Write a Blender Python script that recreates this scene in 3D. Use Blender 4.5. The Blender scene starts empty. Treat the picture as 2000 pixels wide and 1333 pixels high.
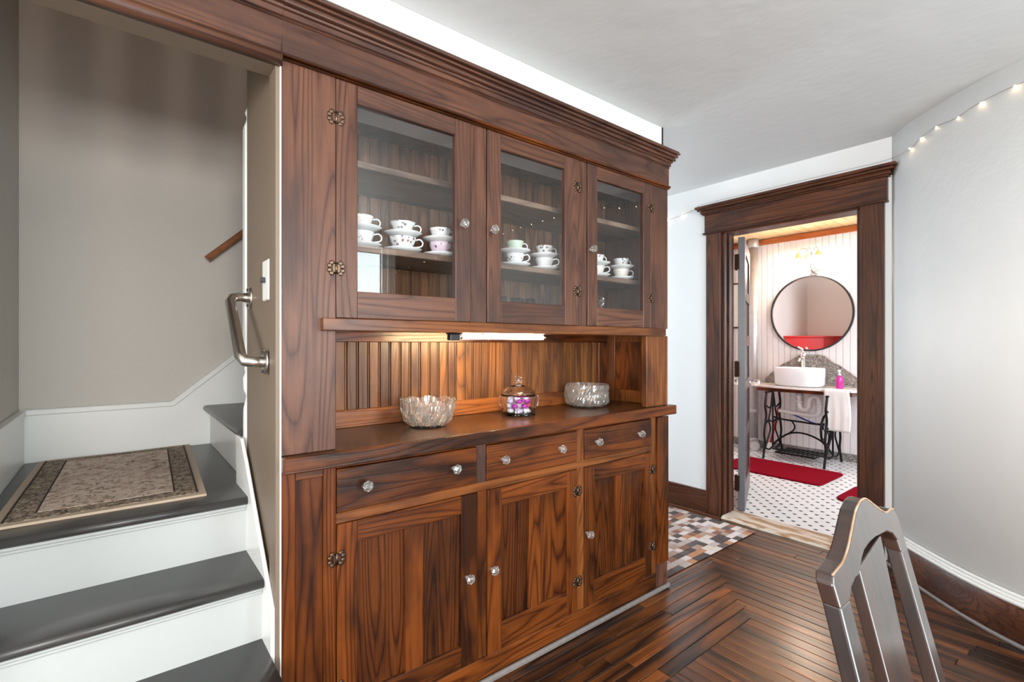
import bpy, bmesh, math, random
from mathutils import Vector, Matrix
random.seed(7)
SC = bpy.context.scene
COL = SC.collection
R = math.radians
# ------------------------------------------------------------------ camera, world, light, exposure
cam = bpy.data.objects.new('camera', bpy.data.cameras.new('camera'))
COL.objects.link(cam)
cam.location = (0, 0, 1.22)
cam.rotation_euler = (R(90), 0, -math.atan2(.6266, .7793))
cam.data.sensor_width = 36
cam.data.lens = 959 / 2000 * 36
cam.data.shift_y = .00225
cam.data.clip_start = .02
SC.camera = cam
SC.view_settings.view_transform = 'Standard'
SC.view_settings.look = 'None'
SC.view_settings.gamma = 1
SC.view_settings.use_curve_mapping = False
SC.view_settings.exposure = 0.5
w = bpy.data.worlds.new('world'); SC.world = w
w.use_nodes = True
w.node_tree.nodes['Background'].inputs[0].default_value = (.92, .96, 1, 1)
w.node_tree.nodes['Background'].inputs[1].default_value = 2.2
def area(name, loc, target, sx, sy, power, col):
    l = bpy.data.lights.new(name, 'AREA'); l.shape = 'RECTANGLE'
    l.size = sx; l.size_y = sy; l.energy = power; l.color = col
    o = bpy.data.objects.new(name, l); COL.objects.link(o)
    o.location = loc
    o.rotation_euler = (Vector(target) - Vector(loc)).to_track_quat('-Z', 'Y').to_euler()
    return o
DAY = (1, .99, .97)
area('window_daylight', (-.55, -1.99, 1.5), (-.55, 0, 1.5), 1.3, .8, 80, DAY)
area('window_daylight', (1.64, -1.99, 1.2), (1.64, 0, 1.2), 1.0, 1.9, 46, (.84, .96, 1))
area('window_daylight', (-2.35, -.2, 1.4), (0, -.2, 1.4), 1.4, 1.3, 66, (1, .985, .96))  # lamp at an unseen left window, added to brighten the right wall
area('passage_fill_light', (2.9, 4.35, 1.5), (2.9, 0, 1.3), .8, 1.3, 32, (.84, .92, 1))  # added cool lamp in front of the closed passage end, no window there
area('upstairs_daylight', (.15, -.9, 3.75), (.2, 2.8, 2.3), .26, .4, 13, (1, .80, .68))
area('bath_fill_light', (4.7, .30, 1.5), (4.7, 2, 1.0), .8, 1.1, 34, (.82, .90, 1))  # added cool lamp behind an unseen wall opening, brightens the bathroom

# ------------------------------------------------------------------ materials
def newmat(name):
    m = bpy.data.materials.new(name); m.use_nodes = True
    nt = m.node_tree
    return m, nt, nt.nodes['Principled BSDF']
def nd(nt, t, **kw):
    n = nt.nodes.new(t)
    for k, v in kw.items(): setattr(n, k, v)
    return n
def ramp(nt, stops):
    r = nd(nt, 'ShaderNodeValToRGB'); e = r.color_ramp.elements
    e[0].position, e[0].color = stops[0][0], (*stops[0][1], 1)
    e[1].position, e[1].color = stops[-1][0], (*stops[-1][1], 1)
    for p, c in stops[1:-1]:
        x = e.new(p); x.color = (*c, 1)
    return r
def coords(nt, scale, jit=7.0, rot=(0, 0, 0)):
    tc = nd(nt, 'ShaderNodeTexCoord'); oi = nd(nt, 'ShaderNodeObjectInfo')
    mp = nd(nt, 'ShaderNodeMapping'); mp.inputs['Scale'].default_value = scale; mp.inputs['Rotation'].default_value = rot
    mul = nd(nt, 'ShaderNodeVectorMath', operation='SCALE'); add = nd(nt, 'ShaderNodeVectorMath', operation='ADD')
    cmb = nd(nt, 'ShaderNodeCombineXYZ')
    nt.links.new(oi.outputs['Random'], cmb.inputs[0]); nt.links.new(oi.outputs['Random'], cmb.inputs[1]); nt.links.new(oi.outputs['Random'], cmb.inputs[2])
    nt.links.new(cmb.outputs[0], mul.inputs[0]); mul.inputs['Scale'].default_value = jit
    nt.links.new(tc.outputs['Object'], add.inputs[0]); nt.links.new(mul.outputs[0], add.inputs[1])
    nt.links.new(add.outputs[0], mp.inputs[0])
    return mp.outputs[0], oi
def noise(nt, vec, scale, detail=3, rough=.5, dist=0):
    n = nd(nt, 'ShaderNodeTexNoise'); n.inputs['Scale'].default_value = scale
    n.inputs['Detail'].default_value = detail; n.inputs['Roughness'].default_value = rough; n.inputs['Distortion'].default_value = dist
    nt.links.new(vec, n.inputs['Vector']); return n
def mathn(nt, op, a, b=None):
    m = nd(nt, 'ShaderNodeMath', operation=op)
    for i, x in enumerate((a, b)):
        if x is None: continue
        if isinstance(x, (int, float)): m.inputs[i].default_value = x
        else: nt.links.new(x, m.inputs[i])
    return m.outputs[0]
def mixc(nt, f, a, b, mode='MIX'):
    m = nd(nt, 'ShaderNodeMix', data_type='RGBA', blend_type=mode)
    if isinstance(f, (int, float)): m.inputs[0].default_value = f
    else: nt.links.new(f, m.inputs[0])
    for i, x in ((6, a), (7, b)):
        if isinstance(x, tuple): m.inputs[i].default_value = (*x, 1)
        else: nt.links.new(x, m.inputs[i])
    return m.outputs[2]
def bump(nt, bsdf, h, strength, dist=.001):
    b = nd(nt, 'ShaderNodeBump'); b.inputs['Strength'].default_value = strength; b.inputs['Distance'].default_value = dist
    nt.links.new(h, b.inputs['Height']); nt.links.new(b.outputs[0], bsdf.inputs['Normal'])
def wood(name, dark, mid, light, axis='z', rings=9, rough=.33, vary=.35, blotch=(.02, .01, .006), coat=0, crackle=.35, gscale=1, jit=7, bstr=.55, spec=.38, coatr=.2):
    m, nt, b = newmat(name)
    sc = {'x': (.07, 1, 1), 'y': (1, .07, 1), 'z': (1, 1, .07)}[axis]
    v, oi = coords(nt, sc, jit)
    n1 = noise(nt, v, 8.5 * gscale, 1.5, .4, .25)
    s = mathn(nt, 'ABSOLUTE', mathn(nt, 'SINE', mathn(nt, 'MULTIPLY', n1.outputs[0], rings * 3.14 * 2.2)))
    s = mathn(nt, 'POWER', s, .45)
    sc2 = {'x': (.02, 1, 1), 'y': (1, .02, 1), 'z': (1, 1, .02)}[axis]
    v2, _ = coords(nt, sc2, jit)
    n2 = noise(nt, v2, 210 * gscale, 4, .7)
    v3, _ = coords(nt, (1, 1, 1), jit)
    vb, _ = coords(nt, {'x': (.3, 1, 1), 'y': (1, .3, 1), 'z': (1, 1, .3)}[axis], jit)
    n3 = noise(nt, vb, 5.5, 4, .62)
    g = mathn(nt, 'ADD', mathn(nt, 'MULTIPLY', s, .48), mathn(nt, 'MULTIPLY', n2.outputs[0], .62))
    rp = ramp(nt, [(.22, dark), (.52, mid), (.92, light)])
    nt.links.new(g, rp.inputs[0])
    hv = nd(nt, 'ShaderNodeHueSaturation'); nt.links.new(rp.outputs[0], hv.inputs['Color'])
    nt.links.new(mathn(nt, 'ADD', mathn(nt, 'MULTIPLY', oi.outputs['Random'], vary), 1 - vary * .5), hv.inputs['Value'])
    bl = ramp(nt, [(.44, (0, 0, 0)), (.64, (1, 1, 1))]); nt.links.new(n3.outputs[0], bl.inputs[0])
    c = mixc(nt, mathn(nt, 'MULTIPLY', bl.outputs[0], .85), hv.outputs[0], blotch)
    nt.links.new(c, b.inputs['Base Color'])
    n4 = noise(nt, v3, 85, 4, .65)
    nt.links.new(mathn(nt, 'ADD', mathn(nt, 'MULTIPLY', n4.outputs[0], .02 + .35 * crackle), rough - .01 - .15 * crackle), b.inputs['Roughness'])
    h = mathn(nt, 'ADD', mathn(nt, 'MULTIPLY', n4.outputs[0], crackle * 1.6), mathn(nt, 'MULTIPLY', n2.outputs[0], .5))
    h = mathn(nt, 'ADD', h, mathn(nt, 'MULTIPLY', s, .4))
    bump(nt, b, h, bstr, .0015)
    b.inputs['Specular IOR Level'].default_value = spec
    if coat: b.inputs['Coat Weight'].default_value = coat; b.inputs['Coat Roughness'].default_value = coatr
    return m
UP = dict(dark=(.022, .008, .005), mid=(.078, .031, .019), light=(.155, .066, .037), blotch=(.045, .022, .018), rough=.35)
LO = dict(dark=(.010, .002, .001), mid=(.076, .017, .0025), light=(.205, .053, .008), blotch=(.009, .003, .0015), rough=.28, crackle=0)
OR = dict(dark=(.045, .012, .003), mid=(.150, .045, .010), light=(.26, .088, .022), blotch=(.040, .011, .005), rough=.28, crackle=0)
W = {}
for k, d in (('up', UP), ('lo', LO), ('or', OR)):
    for ax in 'xyz': W[k + ax] = wood('wood_%s_%s' % (k, ax), axis=ax, **d)
W['panel'] = wood('wood_panel', (.006, .0015, .0008), (.050, .011, .002), (.150, .040, .007), 'z', rough=.27, vary=.5, blotch=(.006, .002, .001), crackle=0)
W['bead'] = wood('wood_bead', (.022, .007, .003), (.10, .036, .011), (.20, .080, .022), 'z', rough=.34, vary=.7, blotch=(.05, .02, .01), crackle=.1)
W['inner'] = wood('wood_inner', (.05, .022, .010), (.14, .064, .030), (.24, .12, .06), 'z', rough=.45, vary=.4, crackle=.1)
W['shelf'] = wood('wood_shelf', (.10, .06, .042), (.17, .11, .08), (.26, .18, .13), 'x', rough=.45, vary=.1, crackle=.1)
W['counter'] = wood('wood_counter', (.012, .005, .003), (.045, .018, .008), (.10, .040, .016), 'x', rough=.24, vary=0, blotch=(.02, .009, .005), crackle=0, bstr=.08)
W['planky'] = wood('wood_plank_y', (.010, .004, .002), (.045, .015, .006), (.17, .055, .014), 'y', rings=2, rough=.33, vary=.9, blotch=(.010, .005, .003), crackle=.05, coat=.3)
W['plankx'] = wood('wood_plank_x', (.006, .002, .001), (.024, .008, .0035), (.26, .080, .014), 'x', rings=2, rough=.33, vary=.8, blotch=(.010, .005, .003), crackle=.05, coat=.3)
W['casz'] = wood('wood_casing_z', (.014, .005, .003), (.050, .016, .008), (.125, .044, .018), 'z', rough=.32, blotch=(.03, .012, .008), crackle=.4)
W['casy'] = wood('wood_casing_y', (.014, .005, .003), (.050, .016, .008), (.125, .044, .018), 'y', rough=.32, blotch=(.03, .012, .008), crackle=.4)
W['chair'] = wood('wood_chair', (.010, .008, .008), (.020, .013, .012), (.050, .020, .012), 'z', rings=2, rough=.32, vary=0, blotch=(.014, .011, .011), coat=1, crackle=.1, spec=.6, coatr=.16, bstr=.3)
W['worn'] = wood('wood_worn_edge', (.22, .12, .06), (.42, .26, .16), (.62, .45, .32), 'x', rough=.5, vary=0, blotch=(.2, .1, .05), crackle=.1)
W['pine'] = wood('wood_pine', (.52, .33, .15), (.66, .46, .24), (.74, .56, .33), 'x', rings=4, rough=.4, vary=.18, blotch=(.60, .38, .18), crackle=.05)
W['trim_orange'] = wood('wood_trim_orange', (.30, .075, .02), (.42, .12, .03), (.50, .17, .05), 'y', rough=.35, vary=.1, blotch=(.35, .08, .02), crackle=.05)
W['rail'] = wood('wood_handrail', (.15, .05, .02), (.26, .10, .04), (.35, .15, .07), 'x', rough=.35, vary=0, blotch=(.18, .06, .02), crackle=.05)

def plain(name, col, rough=.5, metal=0, bscale=0, bstr=.3, bdist=.001, vary=0, coat=0, **kw):
    m, nt, b = newmat(name)
    b.inputs['Base Color'].default_value = (*col, 1); b.inputs['Roughness'].default_value = rough; b.inputs['Metallic'].default_value = metal
    v, _ = coords(nt, (1, 1, 1), 0)
    n = noise(nt, v, bscale or 30, 4, .6)
    c2 = tuple(max(0, x * (1 - (vary or .04))) for x in col)
    nt.links.new(mixc(nt, n.outputs[0], col, c2), b.inputs['Base Color'])
    if bscale: bump(nt, b, n.outputs[0], bstr, bdist)
    if coat: b.inputs['Coat Weight'].default_value = coat; b.inputs['Coat Roughness'].default_value = .05
    for k, x in kw.items(): b.inputs[k].default_value = x
    return m
M = {}
M['wall'] = plain('paint_wall', (.74, .74, .73), .55, bscale=9, bstr=.5, bdist=.006, vary=.03)
M['wall_white'] = plain('paint_wall_white', (.80, .81, .81), .5, bscale=9, bstr=.4, bdist=.004, vary=.02)
M['ceil'] = plain('paint_ceiling', (.66, .66, .655), .5, bscale=3, bstr=.6, bdist=.015, vary=.03)
M['stairwall'] = plain('paint_stair_wall', (.56, .525, .475), .6, bscale=25, bstr=.5, bdist=.002, vary=.04)
M['taupe'] = plain('paint_taupe', (.185, .138, .098), .5, bscale=25, bstr=.3, bdist=.001, vary=.04)
M['trimw'] = plain('paint_trim_white', (.80, .81, .79), .28, bscale=40, bstr=.3, bdist=.001, vary=.03)
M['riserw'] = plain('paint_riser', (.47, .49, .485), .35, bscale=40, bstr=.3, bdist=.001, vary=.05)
M['edgew'] = plain('paint_chipped_white', (.82, .81, .79), .5, bscale=60, bstr=.6, bdist=.002, vary=.25)
M['tread'] = plain('paint_tread_grey', (.055, .052, .050), .33, bscale=14, bstr=.3, bdist=.002, vary=.45)
M['moldw'] = plain('paint_moulding', (.76, .76, .74), .35, vary=.03)
M['steel'] = plain('brushed_steel', (.62, .58, .53), .27, 1)
M['chrome'] = plain('chrome', (.86, .86, .86), .08, 1)
M['bronze'] = plain('hinge_bronze', (.20, .13, .09), .38, 1, vary=.4)
M['iron'] = plain('black_iron', (.004, .004, .005), .45, **{'Specular IOR Level': .25})
M['black'] = plain('black_metal', (.02, .02, .022), .35)
M['porc'] = plain('porcelain', (.82, .85, .86), .12, coat=.5)
M['plateg'] = plain('porcelain_cream', (.80, .79, .72), .15, coat=.5)
M['plastic'] = plain('white_plastic', (.80, .79, .76), .3)
M['pipe'] = plain('pvc_pipe', (.80, .78, .78), .35)
M['galv'] = plain('galvanised_pipe', (.62, .60, .60), .42, .6, bscale=20, bstr=.2, bdist=.001, vary=.3)
M['redmat'] = plain('red_plush', (.25, .0008, .012), .95, bscale=260, bstr=1, bdist=.004, vary=.3, **{'Specular IOR Level': .08})
M['redpaint'] = plain('red_lacquer', (.62, .008, .004), .35)
M['towel'] = plain('towel_white', (.80, .77, .74), .95, bscale=300, bstr=1, bdist=.002, vary=.08)
M['bathwall'] = plain('paint_bath_bead', (.80, .75, .745), .42, vary=.03)
M['tilew'] = plain('tile_white', (.80, .80, .80), .2)
M['tilek'] = plain('tile_black', (.02, .018, .018), .2)
M['grout'] = plain('grout', (.55, .54, .53), .9)
M['doorgrey'] = plain('door_edge_grey', (.115, .115, .13), .35, vary=.3)
M['doorbrown'] = plain('door_face_brown', (.085, .052, .045), .3, vary=.4)
M['gap'] = plain('dark_gap', (.010, .007, .005), .8)
M['soap'] = plain('soap_magenta', (.50, .03, .28), .15)
M['purple'] = plain('candy_purple', (.40, .02, .42), .25)
M['pink'] = plain('candy_pink', (.80, .10, .22), .25)
M['candyw'] = plain('candy_white', (.75, .80, .92), .25)
M['lavender'] = plain('candy_lavender', (.55, .50, .80), .25)
M['hose_blue'] = plain('hose_blue', (.03, .04, .35), .4)
M['worngrey'] = plain('worn_grey_edge', (.26, .23, .22), .5, bscale=60, bstr=.4, bdist=.001, vary=.5)

def stone(name, c1, c2, c3, scale, rough=.25):
    m, nt, b = newmat(name); v, _ = coords(nt, (1, 1, 1), 0)
    n = noise(nt, v, scale, 6, .7, 1.4)
    r = ramp(nt, [(.35, c1), (.5, c2), (.66, c3)]); nt.links.new(n.outputs[0], r.inputs[0])
    nt.links.new(r.outputs[0], b.inputs['Base Color']); b.inputs['Roughness'].default_value = rough
    return m
M['granite'] = stone('granite_grey', (.07, .065, .06), (.22, .20, .185), (.42, .39, .36), 28)
M['marble'] = stone('marble_pale', (.70, .60, .55), (.82, .76, .72), (.86, .82, .80), 7, .15)
def thr():
    m, nt, b = newmat('threshold_paint'); v, _ = coords(nt, (1, .16, 1), 0)
    n = noise(nt, v, 16, 4, .6)
    r = ramp(nt, [(.46, (.54, .46, .38)), (.51, (.33, .19, .10)), (.60, (.24, .12, .05))]); nt.links.new(n.outputs[0], r.inputs[0])
    nt.links.new(r.outputs[0], b.inputs['Base Color']); b.inputs['Roughness'].default_value = .5
    return m
M['thresh'] = thr()
def floral(name, base, dots, scale=75, thresh=.36):
    m, nt, b = newmat(name); v, _ = coords(nt, (1, 1, 1), 3)
    vo = nd(nt, 'ShaderNodeTexVoronoi'); vo.inputs['Scale'].default_value = scale; nt.links.new(v, vo.inputs['Vector'])
    n = noise(nt, v, 28, 2, .5)
    lt = mathn(nt, 'LESS_THAN', vo.outputs['Distance'], thresh)
    msk = mathn(nt, 'MULTIPLY', lt, mathn(nt, 'GREATER_THAN', n.outputs[0], .51))
    r = ramp(nt, [(0, dots[0]), (.5, dots[1]), (1, dots[2])])
    sep = nd(nt, 'ShaderNodeSeparateColor'); nt.links.new(vo.outputs['Color'], sep.inputs[0]); nt.links.new(sep.outputs[0], r.inputs[0])
    nt.links.new(mixc(nt, msk, base, r.outputs[0]), b.inputs['Base Color'])
    b.inputs['Roughness'].default_value = .12; b.inputs['Coat Weight'].default_value = .5
    return m
WH = (.82, .85, .86)
M['fl_magenta'] = floral('cup_floral_magenta', WH, [(.45, .04, .35), (.30, .25, .15), (.55, .12, .45)])
M['fl_grey'] = floral('cup_floral_grey', WH, [(.12, .10, .14), (.25, .20, .25), (.30, .32, .18)])
M['fl_pink'] = floral('cup_floral_pink', (.74, .62, .72), [(.35, .12, .28), (.25, .08, .2), (.40, .30, .40)], 70, .38)
M['fl_green'] = floral('cup_floral_green', (.62, .78, .62), [(.20, .30, .15), (.35, .15, .15), (.15, .25, .2)], 75, .3)
M['fl_cream'] = floral('cup_floral_cream', (.84, .80, .74), [(.45, .25, .10), (.5, .35, .2), (.4, .3, .3)], 60, .2)

def cowhide():
    m, nt, b = newmat('cowhide'); oi = nd(nt, 'ShaderNodeObjectInfo'); v, _ = coords(nt, (1, .5, 1), 9)
    r = ramp(nt, [(0, (.03, .028, .03)), (.17, (.60, .52, .47)), (.30, (.20, .08, .05)), (.42, (.36, .24, .19)), (.55, (.62, .56, .54)), (.66, (.07, .06, .065)), (.76, (.42, .19, .09)), (.88, (.44, .36, .33)), (1, (.66, .62, .62))])
    r.color_ramp.interpolation = 'CONSTANT'
    nt.links.new(oi.outputs['Random'], r.inputs[0])
    n = noise(nt, v, 26, 4, .6); n2 = noise(nt, v, 400, 2, .5)
    c = mixc(nt, mathn(nt, 'MULTIPLY', n.outputs[0], .28), r.outputs[0], (.30, .18, .13))
    nt.links.new(c, b.inputs['Base Color']); b.inputs['Roughness'].default_value = .85
    bump(nt, b, n2.outputs[0], .6, .002)
    return m
M['cowhide'] = cowhide()
def persian():
    m, nt, b = newmat('persian_pile'); v, _ = coords(nt, (1, 1, 1), 0)
    n = noise(nt, v, 38, 5, .75, 1.2); n2 = noise(nt, v, 17, 3, .6, .5)
    r = ramp(nt, [(.36, (.13, .09, .06)), (.43, (.34, .25, .18)), (.49, (.62, .50, .41)), (.60, (.66, .55, .46)), (.70, (.42, .22, .15))]); nt.links.new(n.outputs[0], r.inputs[0])
    r2 = ramp(nt, [(.52, (0, 0, 0)), (.64, (1, 1, 1))]); nt.links.new(n2.outputs[0], r2.inputs[0])
    c = mixc(nt, mathn(nt, 'MULTIPLY', r2.outputs[0], .5), r.outputs[0], (.28, .13, .09))
    nt.links.new(c, b.inputs['Base Color']); b.inputs['Roughness'].default_value = .95
    n3 = noise(nt, v, 500, 2, .5); bump(nt, b, n3.outputs[0], .8, .002)
    return m
M['persian'] = persian()
def persian_b():
    m, nt, b = newmat('persian_border'); v, _ = coords(nt, (1, 1, 1), 0)
    n = noise(nt, v, 60, 5, .75, 1.5)
    r = ramp(nt, [(.40, (.035, .028, .022)), (.50, (.20, .15, .10)), (.58, (.48, .37, .28))]); nt.links.new(n.outputs[0], r.inputs[0])
    nt.links.new(r.outputs[0], b.inputs['Base Color']); b.inputs['Roughness'].default_value = .95
    return m
M['persian_b'] = persian_b()
M['rugedge'] = plain('rug_binding', (.52, .41, .31), .95, bscale=300, bstr=.6, bdist=.001, vary=.15)
M['rugline'] = plain('rug_dark_line', (.03, .022, .018), .95)

def glass(name, col=(1, 1, 1), rough=.0, ior=1.5):
    m, nt, b = newmat(name)
    b.inputs['Base Color'].default_value = (*col, 1); b.inputs['Roughness'].default_value = rough
    b.inputs['Transmission Weight'].default_value = 1; b.inputs['IOR'].default_value = ior
    return m
M['crystal'] = glass('cut_crystal', (1, .99, .97), .03, 1.52)
M['crystal'].node_tree.nodes['Principled BSDF'].inputs['Transmission Weight'].default_value = .97
def cutglass():
    m = glass('cut_crystal_facets', (1, .99, .97), .02, 1.52); nt = m.node_tree; b = nt.nodes['Principled BSDF']
    b.inputs['Transmission Weight'].default_value = .94
    return m
M['cutglass'] = cutglass()
M['bottle'] = glass('clear_glass', (1, 1, 1), .0, 1.45)
def pane(name, tint=(1, 1, 1), boost=1.6, rough=.0):
    m = bpy.data.materials.new(name); m.use_nodes = True; nt = m.node_tree
    for n in list(nt.nodes): nt.nodes.remove(n)
    o = nd(nt, 'ShaderNodeOutputMaterial'); t = nd(nt, 'ShaderNodeBsdfTransparent'); g = nd(nt, 'ShaderNodeBsdfGlossy')
    t.inputs[0].default_value = (*tint, 1); g.inputs['Roughness'].default_value = rough
    lw = nd(nt, 'ShaderNodeLayerWeight'); lw.inputs['Blend'].default_value = .5
    mx = nd(nt, 'ShaderNodeMixShader')
    f5 = mathn(nt, 'POWER', lw.outputs['Facing'], 5)
    nt.links.new(mathn(nt, 'ADD', mathn(nt, 'MULTIPLY', f5, .95), .04 * boost), mx.inputs[0])
    nt.links.new(t.outputs[0], mx.inputs[1]); nt.links.new(g.outputs[0], mx.inputs[2]); nt.links.new(mx.outputs[0], o.inputs[0])
    return m
M['pane'] = pane('window_glass', boost=1.35)
M['thin_glass'] = pane('thin_glass', boost=2.2)
def emit(name, col, s):
    m, nt, b = newmat(name); b.inputs['Base Color'].default_value = (*col, 1)
    b.inputs['Emission Color'].default_value = (*col, 1); b.inputs['Emission Strength'].default_value = s
    return m
M['tube'] = emit('lit_tube', (1, .76, .42), 190)
M['fairy'] = emit('lit_fairy_bulb', (1, .74, .42), 30)
M['sconce'] = emit('lit_bulb', (1, .86, .68), 60)
M['amber'] = plain('amber_glass_shade', (.75, .42, .16), .3)
M['amber'].node_tree.nodes['Principled BSDF'].inputs['Emission Color'].default_value = (1, .6, .25, 1)
M['amber'].node_tree.nodes['Principled BSDF'].inputs['Emission Strength'].default_value = .5
M['mirror'] = plain('mirror_silver', (.93, .93, .93), .01, 1)

# ------------------------------------------------------------------ mesh helpers
class MB:
    def __init__(s): s.v = []; s.f = []; s.sm = []
    def add(s, vs, fs, smooth=False):
        o = len(s.v); s.v += [tuple(x) for x in vs]; s.f += [tuple(i + o for i in f) for f in fs]; s.sm += [smooth] * len(fs); return s
    def box(s, x0, x1, y0, y1, z0, z1):
        v = [(x, y, z) for z in (z0, z1) for y in (y0, y1) for x in (x0, x1)]
        return s.add(v, [(0, 2, 3, 1), (4, 5, 7, 6), (0, 1, 5, 4), (1, 3, 7, 5), (3, 2, 6, 7), (2, 0, 4, 6)])
    def prism(s, pts, a0, a1, axis='y', smooth=False):
        # pts 2-D outline; extruded along axis
        def mk(p, a):
            return {'x': (a, p[0], p[1]), 'y': (p[0], a, p[1]), 'z': (p[0], p[1], a)}[axis]
        n = len(pts); v = [mk(p, a0) for p in pts] + [mk(p, a1) for p in pts]
        f = [tuple(range(n))[::-1], tuple(range(n, 2 * n))]
        s.add(v, f, False)
        s.add(v, [(i, (i + 1) % n, n + (i + 1) % n, n + i) for i in range(n)], smooth)
        return s
    def lathe(s, prof, c, seg=24, axis='z', rad=None, smooth=True, closed=False):
        # prof list of (r, h)
        v = []; n = len(prof)
        for j in range(seg):
            a = 2 * math.pi * j / seg
            for i, (r, h) in enumerate(prof):
                k = rad(a, i, r, h) if rad else (r, h)
                x, y = k[0] * math.cos(a), k[0] * math.sin(a)
                p = {'z': (x, y, k[1]), 'y': (x, k[1], y), 'x': (k[1], x, y)}[axis]
                v.append((c[0] + p[0], c[1] + p[1], c[2] + p[2]))
        f = []
        m = n if closed else n - 1
        for j in range(seg):
            for i in range(m):
                a, b_ = j * n + i, j * n + (i + 1) % n
                c2, d = ((j + 1) % seg) * n + (i + 1) % n, ((j + 1) % seg) * n + i
                f.append((a, d, c2, b_))
        s.add(v, f, smooth)
        if not closed:
            o = 0
            if prof[0][0] > 1e-6: s.add([v[j * n] for j in range(seg)], [tuple(range(seg))[::-1]], False)
            if prof[-1][0] > 1e-6: s.add([v[j * n + n - 1] for j in range(seg)], [tuple(range(seg))], False)
        return s
    def tube(s, pts, r, seg=8, closed=False, cap=True):
        P = [Vector(p) for p in pts]; n = len(P); v = []
        rr = r if isinstance(r, (list, tuple)) else [r] * n
        up = None
        for i in range(n):
            t = (P[(i + 1) % n] - P[i - 1]) if closed else (P[min(i + 1, n - 1)] - P[max(i - 1, 0)])
            t.normalize()
            if up is None:
                up = t.orthogonal().normalized()
            up = (up - t * up.dot(t)); up.normalize(); q = t.cross(up)
            for j in range(seg):
                a = 2 * math.pi * j / seg
                v.append(P[i] + (up * math.cos(a) + q * math.sin(a)) * rr[i])
        f = []
        for i in range(n if closed else n - 1):
            k = (i + 1) % n
            for j in range(seg):
                f.append((i * seg + j, i * seg + (j + 1) % seg, k * seg + (j + 1) % seg, k * seg + j))
        s.add(v, f, True)
        if cap and not closed:
            s.add(v[:seg], [tuple(range(seg))[::-1]]); s.add(v[-seg:], [tuple(range(seg))])
        return s
    def ball(s, c, r, seg=10, rings=6, sz=1):
        pr = [(max(0, r * math.sin(math.pi * i / rings)), -r * sz * math.cos(math.pi * i / rings)) for i in range(rings + 1)]
        pr[0] = (0, pr[0][1]); pr[-1] = (0, pr[-1][1])
        return s.lathe(pr, c, seg)
    def grid(s, fn, nu, nv, smooth=True):
        v = [fn(i / nu, j / nv) for j in range(nv + 1) for i in range(nu + 1)]
        f = [(j * (nu + 1) + i, j * (nu + 1) + i + 1, (j + 1) * (nu + 1) + i + 1, (j + 1) * (nu + 1) + i) for j in range(nv) for i in range(nu)]
        return s.add(v, f, smooth)
WP = {}     # world position of every object made here
def obj(name, mb, mat, parent=None, loc=None, bev=0, label=None, kind=None, seg=1):
    o = bpy.data.objects.new(name, None) if mb is None else None
    base = WP.get(parent.name, Vector((0, 0, 0))) if parent else Vector((0, 0, 0))
    at = Vector(loc) if loc is not None else base
    if mb is not None:
        me = bpy.data.meshes.new(name)
        me.from_pydata([tuple(Vector(p) - at) for p in mb.v], [], mb.f)
        me.polygons.foreach_set('use_smooth', mb.sm)
        me.validate(); 
        bm = bmesh.new(); bm.from_mesh(me); bmesh.ops.remove_doubles(bm, verts=bm.verts, dist=1e-6)
        bmesh.ops.recalc_face_normals(bm, faces=bm.faces); bm.to_mesh(me); bm.free()
        for mm in (mat if isinstance(mat, (list, tuple)) else [mat]): me.materials.append(mm)
        o = bpy.data.objects.new(name, me)
    COL.objects.link(o)
    o.location = at - base
    if parent: o.parent = parent
    WP[o.name] = at
    if bev:
        b = o.modifiers.new('bevel', 'BEVEL'); b.width = bev; b.segments = seg; b.limit_method = 'ANGLE'; b.harden_normals = False
    if label: o['label'] = label
    if kind: o['kind'] = kind
    return o
def tag(o, label, cat, group=None):
    o['label'] = label; o['category'] = cat
    if group: o['group'] = group
    return o
def thing(name, loc, label, cat, group=None):
    return tag(obj(name, None, None, None, loc), label, cat, group)
def struct(name, mb, mat, loc=(0, 0, 0), bev=0):
    return obj(name, mb, mat, None, loc, bev, kind='structure')
def bx(*a): return MB().box(*a)

# ------------------------------------------------------------------ room shell
H = 2.365
RW = [(3.34, .80), (3.225, .712), (3.113, .602), (2.964, .440), (2.835, .248), (2.775, .05), (2.77, -.35), (2.86, -1.0), (3.0, -2.0), (3.1, -3.2), (3.2, -4.85)]
def smooth_path(P, n=4):
    out = []
    for i in range(len(P) - 1):
        p0 = P[max(i - 1, 0)]; p1 = P[i]; p2 = P[i + 1]; p3 = P[min(i + 2, len(P) - 1)]
        for k in range(n):
            t = k / n
            out.append(tuple(.5 * ((2 * p1[a]) + (-p0[a] + p2[a]) * t + (2 * p0[a] - 5 * p1[a] + 4 * p2[a] - p3[a]) * t * t + (-p0[a] + 3 * p1[a] - 3 * p2[a] + p3[a]) * t ** 3) for a in range(len(p1))))
    out.append(tuple(P[-1])); return out
RP = smooth_path(RW, 4)
def offset(P, d):
    o = []
    for i in range(len(P)):
        a = Vector(P[max(i - 1, 0)][:2]); b = Vector(P[min(i + 1, len(P) - 1)][:2]); t = (b - a).normalized()
        n = Vector((-t.y, t.x)); o.append((P[i][0] + n.x * d, P[i][1] + n.y * d))
    return o
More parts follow.
